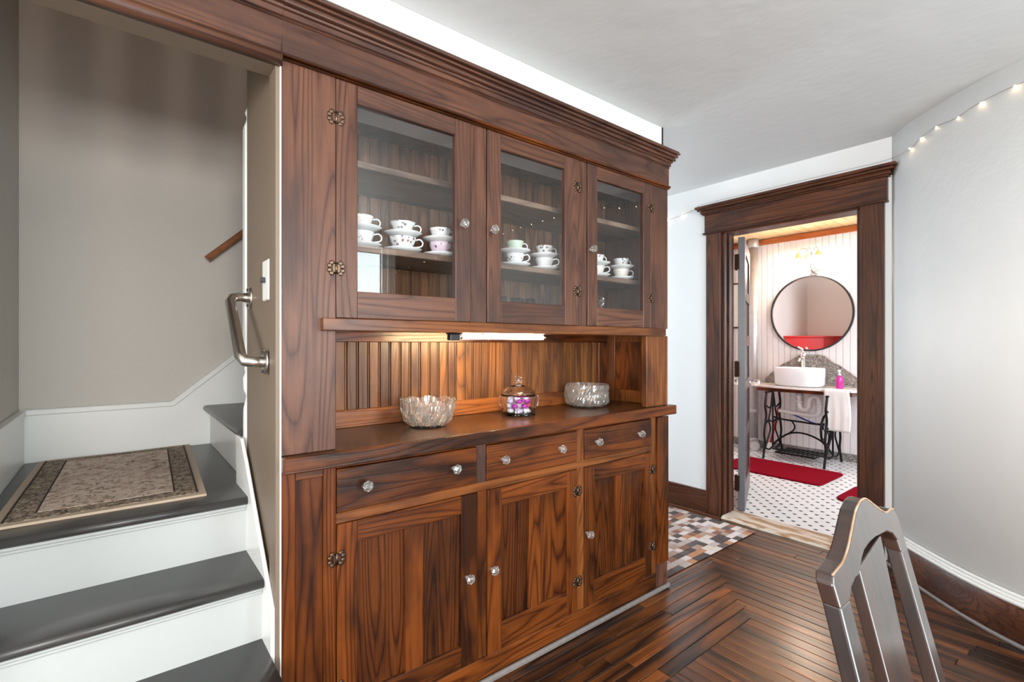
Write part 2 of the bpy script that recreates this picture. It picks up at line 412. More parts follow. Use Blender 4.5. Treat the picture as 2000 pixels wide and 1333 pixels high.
def strip(P, d0, d1, z0, z1, mb=None):
    mb = mb or MB(); A = offset(P, d0); B = offset(P, d1); n = len(P)
    v = [(*p, z0) for p in A] + [(*p, z0) for p in B] + [(*p, z1) for p in A] + [(*p, z1) for p in B]
    f = []
    for i in range(n - 1):
        f += [(i, i + 1, 2 * n + i + 1, 2 * n + i), (n + i, 3 * n + i, 3 * n + i + 1, n + i + 1), (i, n + i, n + i + 1, i + 1), (2 * n + i, 2 * n + i + 1, 3 * n + i + 1, 3 * n + i)]
    f += [(0, 2 * n, 3 * n, n), (n - 1, 2 * n - 1, 4 * n - 1, 3 * n - 1)]
    return mb.add(v, f, True)
# room side is to the right of travel (towards -x): offset positive = left of travel
struct('wall_right', strip(RP, 0, .12, -.02, H + .02), M['wall'])
br = struct('baseboard_right', strip(RP, -.022, 0, 0, .165), W['casy'], bev=.002)
bm_ = strip(RP, -.030, 0, .165, .180); strip(RP, -.022, 0, .180, .192, bm_); strip(RP, -.012, 0, .192, .205, bm_)
obj('cap_moulding', bm_, M['moldw'], br, label='white moulding along the top of the dark baseboard')
obj('shoe_moulding', strip(RP, -.034, -.022, 0, .016), M['worngrey'], br)
# wall with the bathroom door
DX0, DX1, DY0, DY1, DZ = 3.34, 3.46, .95, 1.77, 2.01
m = MB().box(DX0, DX1, DY1 + .0, 4.6, -.02, H + .1).box(DX0, DX1, .55, DY0, -.02, H + .1).box(DX0, DX1, DY0, DY1, DZ, H + .1)
struct('wall_back', m, M['wall_white'])
# wall over the hutch, header over the stair opening
m = MB().box(.3475, 2.25, 1.532, 1.62, 1.97, H + .1)
struct('wall_front_upper', m, M['wall_white'])
obj('gap_shade_strip', MB().box(2.2505, 2.258, 1.528, 1.545, 2.05, H), M['gap'], bpy.data.objects['wall_front_upper'], label='dark strip standing for the shaded gap at the end of the white wall')  # near-black strip: shade of the gap is put into its colour
m = MB().box(-.335, .3475, 1.437, 1.507, 1.972, H + .1)
struct('ceiling_stair_header', m, M['taupe'])
m = MB().box(-2.2, -.335, 1.435, 1.53, -.02, H)
struct('wall_left_of_stairs', m, M['wall'])
struct('wall_left', MB().box(-2.3, -2.2, -1.95, -.9, -.02, H).box(-2.3, -2.2, .5, 1.6, -.02, H).box(-2.3, -2.2, -.9, .5, -.02, .75).box(-2.3, -2.2, -.9, .5, 2.05, H), M['wall'])
struct('wall_behind', MB().box(-2.3, -1.2, -1.95, -1.85, -.02, H).box(.1, 1.12, -1.95, -1.85, -.02, H).box(2.16, 2.25, -4.85, -1.85, -.02, H).box(-1.2, .1, -1.95, -1.85, -.02, 1.1).box(-1.2, .1, -1.95, -1.85, 1.9, H).box(1.12, 2.16, -1.95, -1.85, -.02, .18).box(1.12, 2.16, -1.95, -1.85, 2.2, H).box(2.2, 3.4, -4.95, -4.85, -.02, H), M['wall'])
def win(n, ax, a0, a1, c, z0=.75, z1=2.05, bar=1.4):
    m = MB()
    def b(p0, p1, q0, q1, t0, t1):
        if ax == 'y': m.box(p0, p1, t0, t1, q0, q1)
        else: m.box(t0, t1, p0, p1, q0, q1)
    b(a0 - .09, a0, z0 - .1, z1, c - .01, c + .02); b(a1, a1 + (.09 if n != 2 else .03), z0 - .1, z1, c - .01, c + .02)
    b(a0 - .09, a1 + (.09 if n != 2 else .03), z1, z1 + .11, c - .01, c + .025); b(a0 - .09, a1 + .03, z0 - .05, z0, c - .01, c + .04)
    mid = (a0 + a1) / 2
    b(a0, a1, bar - .02, bar + .02, c - .06, c - .03)
    b(a0, a0 + .04, z0, z1, c - .06, c - .03); b(a1 - .04, a1, z0, z1, c - .06, c - .03)
    struct('window_%d' % n, m, M['trimw'])
win(1, 'y', -1.2, .1, -1.85, 1.1, 1.9, 1.5); win(2, 'y', 1.12, 2.16, -1.85, .18, 2.2, 1.0)
win(3, 'x', -.9, .5, -2.2)  # unseen left window, added so its lamp can reach the right wall
struct('ceiling', MB().box(-2.3, 3.6, -4.95, 1.53, H, H + .06).box(2.22, 3.6, 1.53, 4.6, H, H + .06), M['ceil'])
struct('wall_passage_end', MB().box(2.15, 3.5, 4.5, 4.6, -.02, H), M['wall_white'])
struct('wall_passage_left', MB().box(2.17, 2.25, 1.90, 4.6, -.02, H + 2.5), M['wall_white'])

# floor and its planks
fl = struct('floor', MB().box(-2.3, 3.46, -4.95, 4.6, -.06, -.004), M['gap'])
PW = .0575
g = .0012
def plank(x0, x1, y0, y1, mat, z=None, store=None):
    dz = random.uniform(-.0011, 0) if z is None else z
    c = ((x0 + x1) / 2, (y0 + y1) / 2, 0)
    mb = MB(); e = .0016
    X0, X1, Y0, Y1 = x0 + g, x1 - g, y0 + g, y1 - g
    mb.add([(X0, Y0, -.008), (X1, Y0, -.008), (X1, Y1, -.008), (X0, Y1, -.008), (X0, Y0, dz - e), (X1, Y0, dz - e), (X1, Y1, dz - e), (X0, Y1, dz - e),
            (X0 + e, Y0 + e, dz), (X1 - e, Y0 + e, dz), (X1 - e, Y1 - e, dz), (X0 + e, Y1 - e, dz)],
           [(0, 3, 2, 1), (0, 1, 5, 4), (1, 2, 6, 5), (2, 3, 7, 6), (3, 0, 4, 7), (4, 5, 9, 8), (5, 6, 10, 9), (6, 7, 11, 10), (7, 4, 8, 11), (8, 9, 10, 11)])
    if store is not None: store.add(mb.v, mb.f); return
    obj('plank', mb, mat, fl, c)
DG = 1.157
rest_y, rest_x = MB(), MB()
ncol = int((3.34 + 2.2) / PW)
YB = 1.035
for j in range(ncol + 1):
    x0 = 3.34 - (j + 1) * PW; x1 = x0 + PW
    xm = (x0 + x1) / 2
    top = YB if xm < YB + DG else (min(2.6, YB + PW * math.ceil((xm - DG - YB) / PW)) if xm < 1.5 + DG else 2.6)
    if xm > 2.75 and top > 2: pass
    y = top
    rr = random.Random(j * 13 + 5)
    first = True
    while y > -4.85:
        L = rr.uniform(.7, 1.5)
        yy = max(-4.85, y - L)
        if y > -.35 and x1 > 1.02: plank(x0, x1, yy, y, W['planky'])
        else: plank(x0, x1, yy, y, W['planky'], store=rest_y, z=-.0006)
        y = yy
for k in range(8):
    y0 = YB + k * PW; y1 = y0 + PW
    xe = y0 + DG + PW * .5
    rr = random.Random(k * 7 + 3)
    x = xe
    while x > .345:
        xx = max(.345, x - rr.uniform(.5, 1.1)); plank(xx, x, y0, y1, W['plankx']); x = xx
obj('planks', rest_y, W['planky'], fl, kind='stuff')

# baseboard of the door wall, door casing
b = struct('baseboard_back', MB().box(3.322, 3.34, 1.885, 4.4, 0, .152), W['casy'], bev=.002)
obj('shoe_moulding', MB().box(3.305, 3.322, 1.885, 4.4, 0, .018), W['casy'], b)
t1 = struct('trim_1', MB().box(3.46, 3.47, DY0 - .08, DY0, 0, DZ + .1).box(3.46, 3.47, DY1, DY1 + .08, 0, DZ + .1).box(3.46, 3.47, DY0, DY1, DZ, DZ + .1), M['trimw'])
obj('casing_board', bx(3.312, 3.34, 1.778, 1.885, 0, 2.005), W['casz'], t1, bev=.002)
obj('casing_board', bx(3.312, 3.34, .830, .943, 0, 2.005), W['casz'], t1, bev=.002)
obj('head_board', bx(3.308, 3.34, .815, 1.895, 2.015, 2.142), W['casy'], t1, bev=.002)
obj('fillet', bx(3.298, 3.34, .812, 1.905, 2.003, 2.016), W['casy'], t1, bev=.003)
cr = []
def cornice(mb, x_face, y0, y1, z0, steps):
    # steps: list of (z0,z1,proj); returns on the ends
    for a, b_, p in steps: mb.box(x_face - p, 3.34, y0 - p, y1 + p, a, b_)
mm = MB(); cornice(mm, 3.308, .815, 1.895, 0, [(2.142, 2.152, .012), (2.152, 2.164, .022), (2.164, 2.172, .018), (2.172, 2.186, .038), (2.186, 2.203, .050)])
obj('cornice', mm, W['casy'], t1, bev=.0025)
# jambs
obj('jamb', MB().box(3.335, 3.465, 1.757, 1.779, 0, 2.0).box(3.375, 3.40, 1.742, 1.757, 0, 2.0), W['casz'], t1, bev=.002)
obj('jamb', MB().box(3.335, 3.465, .942, .962, 0, 2.0).box(3.375, 3.40, .962, .975, 0, 2.0), W['casz'], t1, bev=.002)
obj('jamb', bx(3.335, 3.465, .942, 1.779, 1.992, 2.01), W['casy'], t1)
obj('threshold', MB().prism([(3.275, 0), (3.30, .020), (3.44, .022), (3.465, .004), (3.465, 0)], .963, 1.757, 'y') if False else MB().add([(3.265, .963, 0), (3.265, 1.75, 0), (3.46, 1.75, 0), (3.46, .963, 0), (3.285, .963, .02), (3.285, 1.75, .02), (3.46, 1.75, .022), (3.46, .963, .022)], [(0, 1, 2, 3), (4, 5, 6, 7), (0, 1, 5, 4), (1, 2, 6, 5), (2, 3, 7, 6), (3, 0, 4, 7)]), M['thresh'], t1, bev=.002, label='worn cream painted threshold showing bare wood')

# ------------------------------------------------------------------ bathroom shell
BX = 5.87; BY0, BY1, BH = .42, 3.02, 2.43
struct('floor_bathroom', MB().box(3.46, BX + .1, BY0 - .1, BY1 + .1, -.05, .002), M['grout'])
# octagon mosaic with black dots, set diagonally to the door
tw = MB(); tk = MB()
P_ = .0735
k_ = .0135; q2 = math.sqrt(.5)
for i in range(-40, 60):
    for j in range(-40, 60):
        u_, w_ = i * P_, j * P_
        cx, cy = 3.49 + (u_ - w_) * q2, BY0 + (u_ + w_) * q2
        h = P_ / 2 - .0011
        if 3.47 < cx < BX and BY0 - .02 < cy < BY1 + .02:
            pts = [(-h + k_, -h), (h - k_, -h), (h, -h + k_), (h, h - k_), (h - k_, h), (-h + k_, h), (-h, h - k_), (-h, -h + k_)]
            tw.add([(cx + (a - b_) * q2, cy + (a + b_) * q2, .006) for a, b_ in pts], [tuple(range(8))])
        X_, Y_ = cx, cy + P_ * q2
        if 3.47 < X_ < BX and BY0 < Y_ < BY1:
            q = k_ * .80
            tk.add([(X_ - q, Y_ - q, .0062), (X_ + q, Y_ - q, .0062), (X_ + q, Y_ + q, .0062), (X_ - q, Y_ + q, .0062)], [(0, 1, 2, 3)])
fb = bpy.data.objects['floor_bathroom']
obj('white_tiles', tw, M['tilew'], fb, kind='stuff'); obj('black_tiles', tk, M['tilek'], fb, kind='stuff')
wf = struct('wall_bathroom_back', MB().box(BX, BX + .1, BY0 - .1, BY1 + .1, 0, BH + .1), M['gap'])
def bead(mb, axis, a0, a1, z0, z1, face, depth=.012, sgn=-1):
    pass
bw = .0635
y = BY0
while y < BY1 - .01:
    y1 = min(y + bw, BY1); e = .004
    mb = MB()
    pts = [(BX, y + .0008), (BX - .006, y + .0008), (BX - .012, y + e), (BX - .012, y1 - e), (BX - .006, y1 - .0008), (BX, y1 - .0008)]
    obj('board', MB().prism(pts, .0, BH, 'z'), M['bathwall'], wf)
    y = y1
obj('stone_baseboard', bx(BX - .03, BX - .012, BY0, BY1, 0, .085), M['granite'], wf, bev=.003, label='grey stone skirting under the sink table')
obj('crown_strip', bx(BX - .032, BX - .0125, BY0, BY1, 2.36, 2.425), W['trim_orange'], wf, bev=.004, label='orange-stained wood strip under the pine ceiling')
wl = struct('wall_bathroom_left', MB().box(3.46, BX + .1, BY1, BY1 + .1, 0, BH + .1), M['bathwall'])
obj('crown_strip', bx(3.47, BX - .033, BY1 - .02, BY1, 2.36, 2.425), W['trim_orange'], wl)
struct('wall_bathroom_right', MB().box(3.46, 4.25, BY0 - .1, BY0, 0, BH + .1).box(5.15, BX + .1, BY0 - .1, BY0, 0, BH + .1).box(4.25, 5.15, BY0 - .1, BY0, 0, .9).box(4.25, 5.15, BY0 - .1, BY0, 2.1, BH + .1), M['bathwall'])
struct('wall_bathroom_near', MB().box(3.462, 3.47, DY1 + .08, BY1, 0, BH).box(3.462, 3.47, BY0, DY0 - .08, 0, BH).box(3.462, 3.47, DY0 - .08, DY1 + .08, DZ + .1, BH), M['bathwall'])
cb = struct('ceiling_bathroom', MB().box(3.46, BX + .1, BY0 - .1, BY1 + .1, BH + .012, BH + .06), M['gap'])
y = BY0
k = 0
while y < BY1:
    y1 = min(y + .098, BY1); e = .004
    x = 3.47; xs = [3.47, 3.47 + (.9 + .53 * (k % 3)), BX]
    for a, b_ in zip(xs[:-1], xs[1:]):
        pts = [(y + .001, BH + .012), (y + .001, BH + .004), (y + e, BH), (y1 - e, BH), (y1 - .001, BH + .004), (y1 - .001, BH + .012)]
        obj('plank', MB().prism(pts, a + .001, b_ - .001, 'x'), W['pine'], cb)
    y = y1; k += 1

# ------------------------------------------------------------------ bathroom door (open inwards)
d1 = obj('door_1', None, None, None, (3.503, 1.695, 0), kind='structure')
ang = R(23)
def rot2(mb, c, a):
    ca, sa = math.cos(a), math.sin(a)
    mb.v = [(c[0] + (x - c[0]) * ca - (y - c[1]) * sa, c[1] + (x - c[0]) * sa + (y - c[1]) * ca, z) for x, y, z in mb.v]; return mb
dc = (3.503, 1.695)
def dpart(name, mb, mat, **k): return obj(name, rot2(mb, dc, ang), mat, d1, **k)
L = .775
x0, x1 = dc[0], dc[0] + L
ya, yb = dc[1], dc[1] + .045
dpart('stile', bx(x0, x0 + .10, ya, yb, .015, 1.985), M['doorgrey'], bev=.002, label='grey hinge-side stile with chipped edge')
dpart('stile', bx(x1 - .10, x1, ya, yb, .015, 1.985), M['doorbrown'], bev=.002)
zs = [.015, .20, .50, .56, .86, .92, 1.22, 1.28, 1.56, 1.62, 1.87, 1.985]
for i in range(0, 12, 2):
    dpart('rail', bx(x0 + .10, x1 - .10, ya, yb, zs[i], zs[i + 1]) if i else bx(x0 + .10, x1 - .10, ya, yb, .015, .20), M['doorbrown'], bev=.002) if False else None
edges = [(.015, .19), (.50, .58), (.86, .94), (1.20, 1.28), (1.54, 1.62), (1.88, 1.985)]
for a, b_ in edges: dpart('rail', bx(x0 + .10, x1 - .10, ya, yb, a, b_), M['doorbrown'], bev=.002)
for a, b_ in zip(edges[:-1], edges[1:]): dpart('panel', bx(x0 + .095, x1 - .095, ya + .013, yb - .013, a[1], b_[0]), M['doorbrown'])
kb = MB().tube([(x1 - .05, ya, .89), (x1 - .05, ya - .04, .89)], .009).ball((x1 - .05, ya - .055, .89), .028, 12, 6)
dpart('knob', kb, M['crystal'], label='clear glass door knob')
dpart('knob', MB().tube([(x1 - .05, yb, .89), (x1 - .05, yb + .04, .89)], .009).ball((x1 - .05, yb + .055, .89), .028, 12, 6), M['crystal'])
for z in (.16, .98, 1.75):
    obj('hinge', MB().box(3.470, 3.474, 1.72, 1.756, z, z + .11).tube([(3.484, 1.748, z - .004), (3.484, 1.748, z + .114)], .007), M['bronze'], d1)

# ------------------------------------------------------------------ staircase
SXL, SXR, SYB = -.31, .335, 2.80
stw = struct('wall_stair_back', MB().box(-.5, 2.2, SYB, SYB + .1, 0, 4.9), M['stairwall'])
struct('wall_stair_left', MB().box(-.42, SXL, 1.53, SYB + .1, 0, 4.9), M['stairwall'])
wp = struct('wall_stair_partition', MB().box(.343, .36, 1.505, 1.86, 0, 2.45).box(.36, 2.17, 1.835, 1.86, 0, 2.45), M['taupe'])
obj('jamb_board', MB().box(.334, .3475, 1.437, 1.505, 0, 1.972), M['taupe'], wp)
obj('corner_strip', MB().box(.3440, .3474, 1.4315, 1.437, 0, 1.972), M['edgew'], wp, label='white edge with chipped paint beside the dark post')
struct('wall_stair_right', MB().box(2.17, 2.2, 1.86, 2.8, 0, 4.9), M['stairwall'])
struct('ceiling_upstairs', MB().box(-1.5, 2.3, -1.6, 2.9, 4.85, 4.9), M['ceil'])
struct('floor_upstairs', MB().box(-1.5, 2.3, -1.6, 1.53, 2.43, 2.56), M['ceil'])
struct('wall_upstairs', MB().box(-1.5, -1.45, -1.6, 1.6, 2.56, 4.9).box(2.2, 2.3, -1.6, 1.9, 2.56, 4.9).box(-1.5, 2.3, -1.65, -1.6, 2.56, 4.9).box(-1.5, -.42, 1.5, 1.6, 2.56, 4.9), M['stairwall'])
# upstairs balustrade (casts the streaks on the stair wall)
bal = thing('stair_balustrade', (.2, 1.5, 2.56), 'white painted balustrade at the upper edge of the stairwell', 'balustrade')
obj('rail', bx(-.42, 2.17, 1.47, 1.53, 3.38, 3.43), M['trimw'], bal, bev=.005)
for i in range(16):
    obj('baluster', bx(-.38 + i * .16, -.345 + i * .16, 1.483, 1.518, 2.56, 3.38), M['trimw'], bal)

st = thing('staircase', (0, 1.3, 0), 'painted staircase with grey treads and white risers rising left of the hutch', 'staircase')
def tread(y0, y1, z, x0=SXL + .001, x1=SXR - .012, name='tread'):
    # rounded nosing at y0
    n = 6; r = .013; pts = []
    for i in range(n + 1):
        a = math.pi / 2 + math.pi * i / n
        pts.append((y0 + r + r * math.cos(a), z - r + r * math.sin(a)))
    pts += [(y1, z - 2 * r), (y1, z)]
    return obj(name, MB().prism(pts, x0, x1, 'x', True), M['tread'], st)
def riser(y, z0, z1, x0=SXL + .001, x1=SXR - .012):
    r_ = obj('riser', bx(x0, x1, y, y + .02, z0, z1 - .026), M['riserw'], st)
    obj('cove_moulding', MB().box(x0, x1, y - .014, y, z1 - .038, z1 - .026).box(x0, x1, y - .008, y, z1 - .048, z1 - .038), M['riserw'], r_, bev=.003)
tread(1.035, 1.32, .19); riser(1.06, 0, .19)
tread(1.275, 1.56, .374); riser(1.30, .19, .374)
tread(1.512, 1.785, .554); riser(1.545, .374, .554)
tread(1.735, SYB - .018, .733, x0=SXL + .018, x1=.35, name='landing'); riser(1.768, .554, .733)
# lower steps stand out into the room: closed side by the hutch
obj('side_board', MB().prism([(1.06, 0), (1.43, 0), (1.43, .374 - .027), (1.30, .374 - .027), (1.30, .19 - .027), (1.06, .19 - .027)], .30, .322, 'x'), M['trimw'], st)
up_ = thing('upper_staircase', (.9, 2.4, .733), 'upper flight of grey treads turning right from the rug-covered landing', 'staircase')
# second flight going right behind the hutch
for i in range(6):
    xa = .352 + i * .225; z1 = .733 + .187 * (i + 1)
    obj('riser', bx(xa, xa + .02, 1.95, SYB - .018, z1 - .187, z1 - .026), M['trimw'], up_)
    pts = [(xa - .03, z1 - .013), (xa - .026, z1 - .004), (xa - .017, z1), (xa + .245, z1), (xa + .245, z1 - .026), (xa - .017, z1 - .026), (xa - .026, z1 - .022)]
    obj('tread', MB().prism(pts, 1.93, SYB - .018, 'y'), M['tread'], up_)
# skirt on the partition side
obj('stringer', MB().prism([(1.44, 0), (1.86, 0), (1.95, .90), (1.86, .90), (1.78, .83), (1.44, .50)], .323, .334, 'x'), M['trimw'], st, bev=.002)
# newel seen end on at the end of the partition
nw = [(.021, .734), (.021, .98), (.020, 1.0), (.013, 1.03), (.012, 1.04), (.020, 1.06), (.022, 1.10), (.015, 1.12), (.017, 1.13), (.017, 1.15)]
nwm = MB().lathe([(r * 1.0, z) for r, z in nw], (.357, 1.888, 0), 16).box(.338, .376, 1.87, 1.906, 1.15, 1.96)
nwm.lathe([(.02, 1.96), (.013, 1.98), (.010, 1.995), (.016, 2.01), (.010, 2.03), (0, 2.035)], (.357, 1.888, 0), 12)
obj('newel_post', nwm, M['trimw'], up_, label='white newel with turned foot and small finial at the partition end')
# back skirting with sloping run
def skirt(mb, z_off, y0, y1, w_=None):
    pass
top = [(SXL, .930), (.205, .930), (2.17, .930 + (2.17 - .205) * .84)]
sk = [(SXL, .70)] + top + [(2.17, 1.0)]
bs = struct('baseboard_stair_back', MB().prism([(SXL, .70)] + top + [(2.17, .70)], 2.783, SYB, 'y'), M['trimw'], bev=.002)
cp = [(SXL, .925), (.207, .925), (2.17, .925 + 1.963 * .84), (2.17, .950 + 1.963 * .84), (.197, .950), (SXL, .950)]
obj('cap_moulding', MB().prism(cp, 2.775, SYB, 'y'), M['trimw'], bs, bev=.004)
struct('baseboard_stair_left', MB().box(SXL, SXL + .017, 1.60, 2.783, .60, .93).box(SXL, SXL + .024, 1.60, 2.776, .925, .948), M['trimw'], bev=.002)
# handrail on the back wall
hr = thing('handrail', (.33, 2.75, 1.6), 'stained wooden handrail rising along the stair back wall', 'handrail')
m = MB(); sl = 1.02
m.prism([(-.018, -.013), (.010, -.016), (.018, -.007), (.018, .008), (.007, .015), (-.011, .014), (-.019, .005)], 0, 2.3, 'x', True)
aa = -math.atan(.95)
mv = []
for x, yy, zz in m.v:
    X_ = x * math.cos(aa) + zz * math.sin(aa) * 1; Z_ = -x * math.sin(aa) + zz * math.cos(aa)
    mv.append((.335 + X_, 2.745 + yy, 1.625 + Z_))
m.v = mv
obj('rail', m, W['rail'], hr)
obj('bracket', MB().tube([(.62, 2.80, 1.84), (.62, 2.765, 1.85), (.62, 2.75, 1.875)], .007), M['bronze'], hr)
# grab bar
gb = thing('grab_bar', (.335, 1.68, 1.27), 'brushed stainless grab bar screwed to the taupe partition edge', 'grab bar')
A = Vector((.343, 1.806, 1.37)); B = Vector((.334, 1.545, 1.166))
ox = -.062
P = [A + Vector((.0, 0, 0)), A + Vector((ox * .55, 0, 0)), A + Vector((ox * .85, -.006, -.004)), A + Vector((ox, -.022, -.018))]
Q = [B + Vector((ox, .022, .018)), B + Vector((ox * .85, .006, .004)), B + Vector((ox * .55, 0, 0)), B]
obj('tube', MB().tube(P + Q, .0155, 14), M['steel'], gb)
for c in (A, B):
    f_ = obj('flange', MB().lathe([(.036, 0), (.036, -.004), (.028, -.008), (.017, -.009)], c, 20, 'x'), M['steel'], gb)
    for dz_ in (-.026, .026): obj('screw', MB().lathe([(.006, -.008), (.004, -.011), (0, -.012)], c + Vector((0, 0, dz_)), 8, 'x'), M['black'], f_)
# light switch
sw = thing('light_switch', (.343, 1.565, 1.35), 'white switch plate with dark toggle on the taupe partition edge', 'light switch')
obj('plate', bx(.336, .343, 1.530, 1.602, 1.345, 1.463), M['plastic'], sw, bev=.003)
obj('toggle', bx(.323, .336, 1.560, 1.570, 1.396, 1.412), M['black'], sw, bev=.002, label='dark toggle lever')
# landing rug
lr = thing('landing_rug', (0, 2.3, .733), 'beige and brown patterned rug lying on the grey stair landing', 'rug')
RX0, RX1, RY0, RY1 = -.262, .222, 1.83, 2.742
def quad(u, v, z):
    xl = RX0 + .015 * v; xr = RX1 + .045 * v
    return (xl + (xr - xl) * u, RY0 + (RY1 + .03 * u - RY0) * v, z + .0012 * math.sin(u * 9) * math.sin(v * 7))
def slab(u0, u1, v0, v1, z0, z1, n=8):
    mb = MB(); N = n
    mb.grid(lambda a, b_: quad(u0 + (u1 - u0) * a, v0 + (v1 - v0) * b_, z1), N, N, False)
    mb.grid(lambda a, b_: quad(u0 + (u1 - u0) * a, v0 + (v1 - v0) * b_, z0), N, N, False)
    for (ua, va, ub, vb) in ((u0, v0, u1, v0), (u1, v0, u1, v1), (u1, v1, u0, v1), (u0, v1, u0, v0)):
        mb.grid(lambda a, b_: quad(ua + (ub - ua) * a, va + (vb - va) * a, z0 + (z1 - z0) * b_), N, 1, False)
    return mb
obj('binding', slab(0, 1, 0, 1, .7335, .741), M['rugedge'], lr, label='plain tan edge of the rug')
obj('border', slab(.045, .955, .030, .975, .741, .7422), M['persian_b'], lr, label='darker patterned border of the rug')
obj('field', slab(.17, .83, .095, .92, .7422, .7434), M['persian'], lr)
for a in ((.165, .175, .09, .93), (.825, .835, .09, .93), (.042, .052, .028, .975), (.948, .958, .028, .975)):
    obj('stripe', slab(*a, .7425, .7439), M['rugline'], lr, label='thin dark line in the border')

# ------------------------------------------------------------------ hutch
F = 1.435
hu = thing('built_in_hutch', (1.25, 1.6, 0), 'dark stained built-in china hutch with glass doors above drawers and cupboards', 'hutch')
def hp(name, mb, mat, bev=.0022, **k): return obj(name, mb, mat, hu, bev=bev, **k)
# carcass (dark inside)
hp('carcass_side', bx(.36, .378, F + .02, 1.83, 0, 2.12), W['inner'], 0)
hp('carcass_side', bx(2.136, 2.154, F + .02, 1.83, 0, 2.12), W['upz'], 0)
hp('carcass_back', bx(.378, 2.136, 1.822, 1.834, .01, 2.12), M['gap'], 0)
hp('carcass_top', bx(.378, 2.136, F + .03, 1.822, 2.0, 2.02), W['inner'], 0)
hp('cabinet_floor', bx(.378, 2.136, F + .03, 1.80, 1.270, 1.291), W['inner'], 0)
# posts
hp('post', bx(.3475, .495, F - .004, F + .028, .912, 1.992), W['upz'], label='wide left post with copper flower hinges beside it')
hp('post', bx(2.012, 2.154, F - .004, F + .028, 1.292, 1.992), W['upz'])
hp('post', bx(1.981, 2.154, F - .004, F + .028, .912, 1.256), W['orz'], label='orange-toned lower part of the right post')
hp('ledge', bx(.451, 2.098, F - .032, F + .045, 1.256, 1.292), W['orx'], label='projecting ledge under the glass doors')
hp('valance', bx(.495, 1.981, F + .028, F + .045, 1.215, 1.256), W['lox']) if False else None
# frieze + crown, running on across the stair opening
hp('frieze', MB().box(.3475, 2.154, F - .012, 1.531, 2.002, 2.125).box(-.42, .3475, F - .012, 1.4365, 2.002, 2.125), W['upx'])
fz = MB().box(-.42, 2.160, F - .020, F, 1.996, 2.006).box(-.42, 2.157, F - .015, F, 1.990, 1.996)
hp('frieze_bead', fz, W['lox'], .003)
n = 8; pts = [(F - .012 + .016 * math.cos(math.pi * (.5 + i / n * 1)), 1.988 + .016 * math.sin(math.pi * (.5 + i / n))) for i in range(n + 1)]
hp('round_moulding', MB().prism(pts + [(F + .002, 1.972), (F + .002, 2.004)], -.42, .345, 'x', True), W['upx'], 0, label='round moulding under the beam over the stairs')
steps = [(2.095, 2.099, .004), (2.103, 2.120, .007), (2.120, 2.130, .013), (2.130, 2.140, .024), (2.140, 2.146, .020), (2.146, 2.156, .032), (2.156, 2.160, .028), (2.160, 2.168, .040), (2.168, 2.177, .036)]
cm = MB()
for a, b_, p in steps: cm.box(.3475, 2.154 + p, F - .012 - p, 1.531, a, b_).box(-.42, .3475, F - .012 - p, 1.4365, a, b_)
hp('crown_moulding', cm, W['upx'], .0022)
# counter
hp('counter', MB().box(.3475, 2.186, F - .022, 1.80, .866, .911), W['counter'], .003, label='worn wooden counter carrying the crystal bowls')
hp('counter_edge', bx(.3470, 2.1865, F - .034, F - .022, .866, .9108), W['lox'], .003)
# niche
hp('back_rail', bx(.378, 2.10, 1.775, 1.80, .911, .975), W['orx'])
hp('top_rail', bx(.378, 2.10, 1.77, 1.80, 1.225, 1.270), W['lox'])
hp('corner_stile', bx(2.03, 2.10, 1.775, 1.80, .975, 1.225), W['loz'])
sp = hp('side_panel', bx(2.105, 2.125, F + .03, 1.80, .911, 1.27), W['loz'], 0)
obj('frame_strip', MB().box(2.094, 2.105, F + .03, F + .10, .911, 1.27).box(2.094, 2.105, 1.72, 1.775, .911, 1.27).box(2.094, 2.105, F + .1, 1.72, .911, .975).box(2.094, 2.105, F + .1, 1.72, 1.225, 1.27), W['orz'], sp, bev=.002)
hp('side_panel', bx(.378, .392, F + .03, 1.80, .911, 1.27), W['loz'], 0)
# beadboard backs
def beads(x0, x1, z0, z1, wdt, mat, yf=1.79):
    x = x0
    while x < x1 - .003:
        xb = min(x + wdt, x1); e = .0045
        pts = [(x + .0008, yf + .03), (x + .0008, yf + .004), (x + .0026, yf), (xb - .0095, yf), (xb - .0075, yf + .007), (xb - .0058, yf + .0008), (xb - .0030, yf + .0004), (xb - .0004, yf + .0035), (xb - .0004, yf + .03)]
        obj('board', MB().prism(pts, z0, z1, 'z'), mat, hu); x = xb
beads(.40, 2.03, .955, 1.235, .0432, W['bead'])
beads(.40, 2.10, 1.292, 2.0, .0432, W['inner'])
# shelves behind glass
hp('shelf', bx(.40, 2.13, 1.505, 1.79, 1.510, 1.532), W['shelf'])
hp('shelf', bx(.40, 2.13, 1.505, 1.79, 1.774, 1.796), W['shelf'])
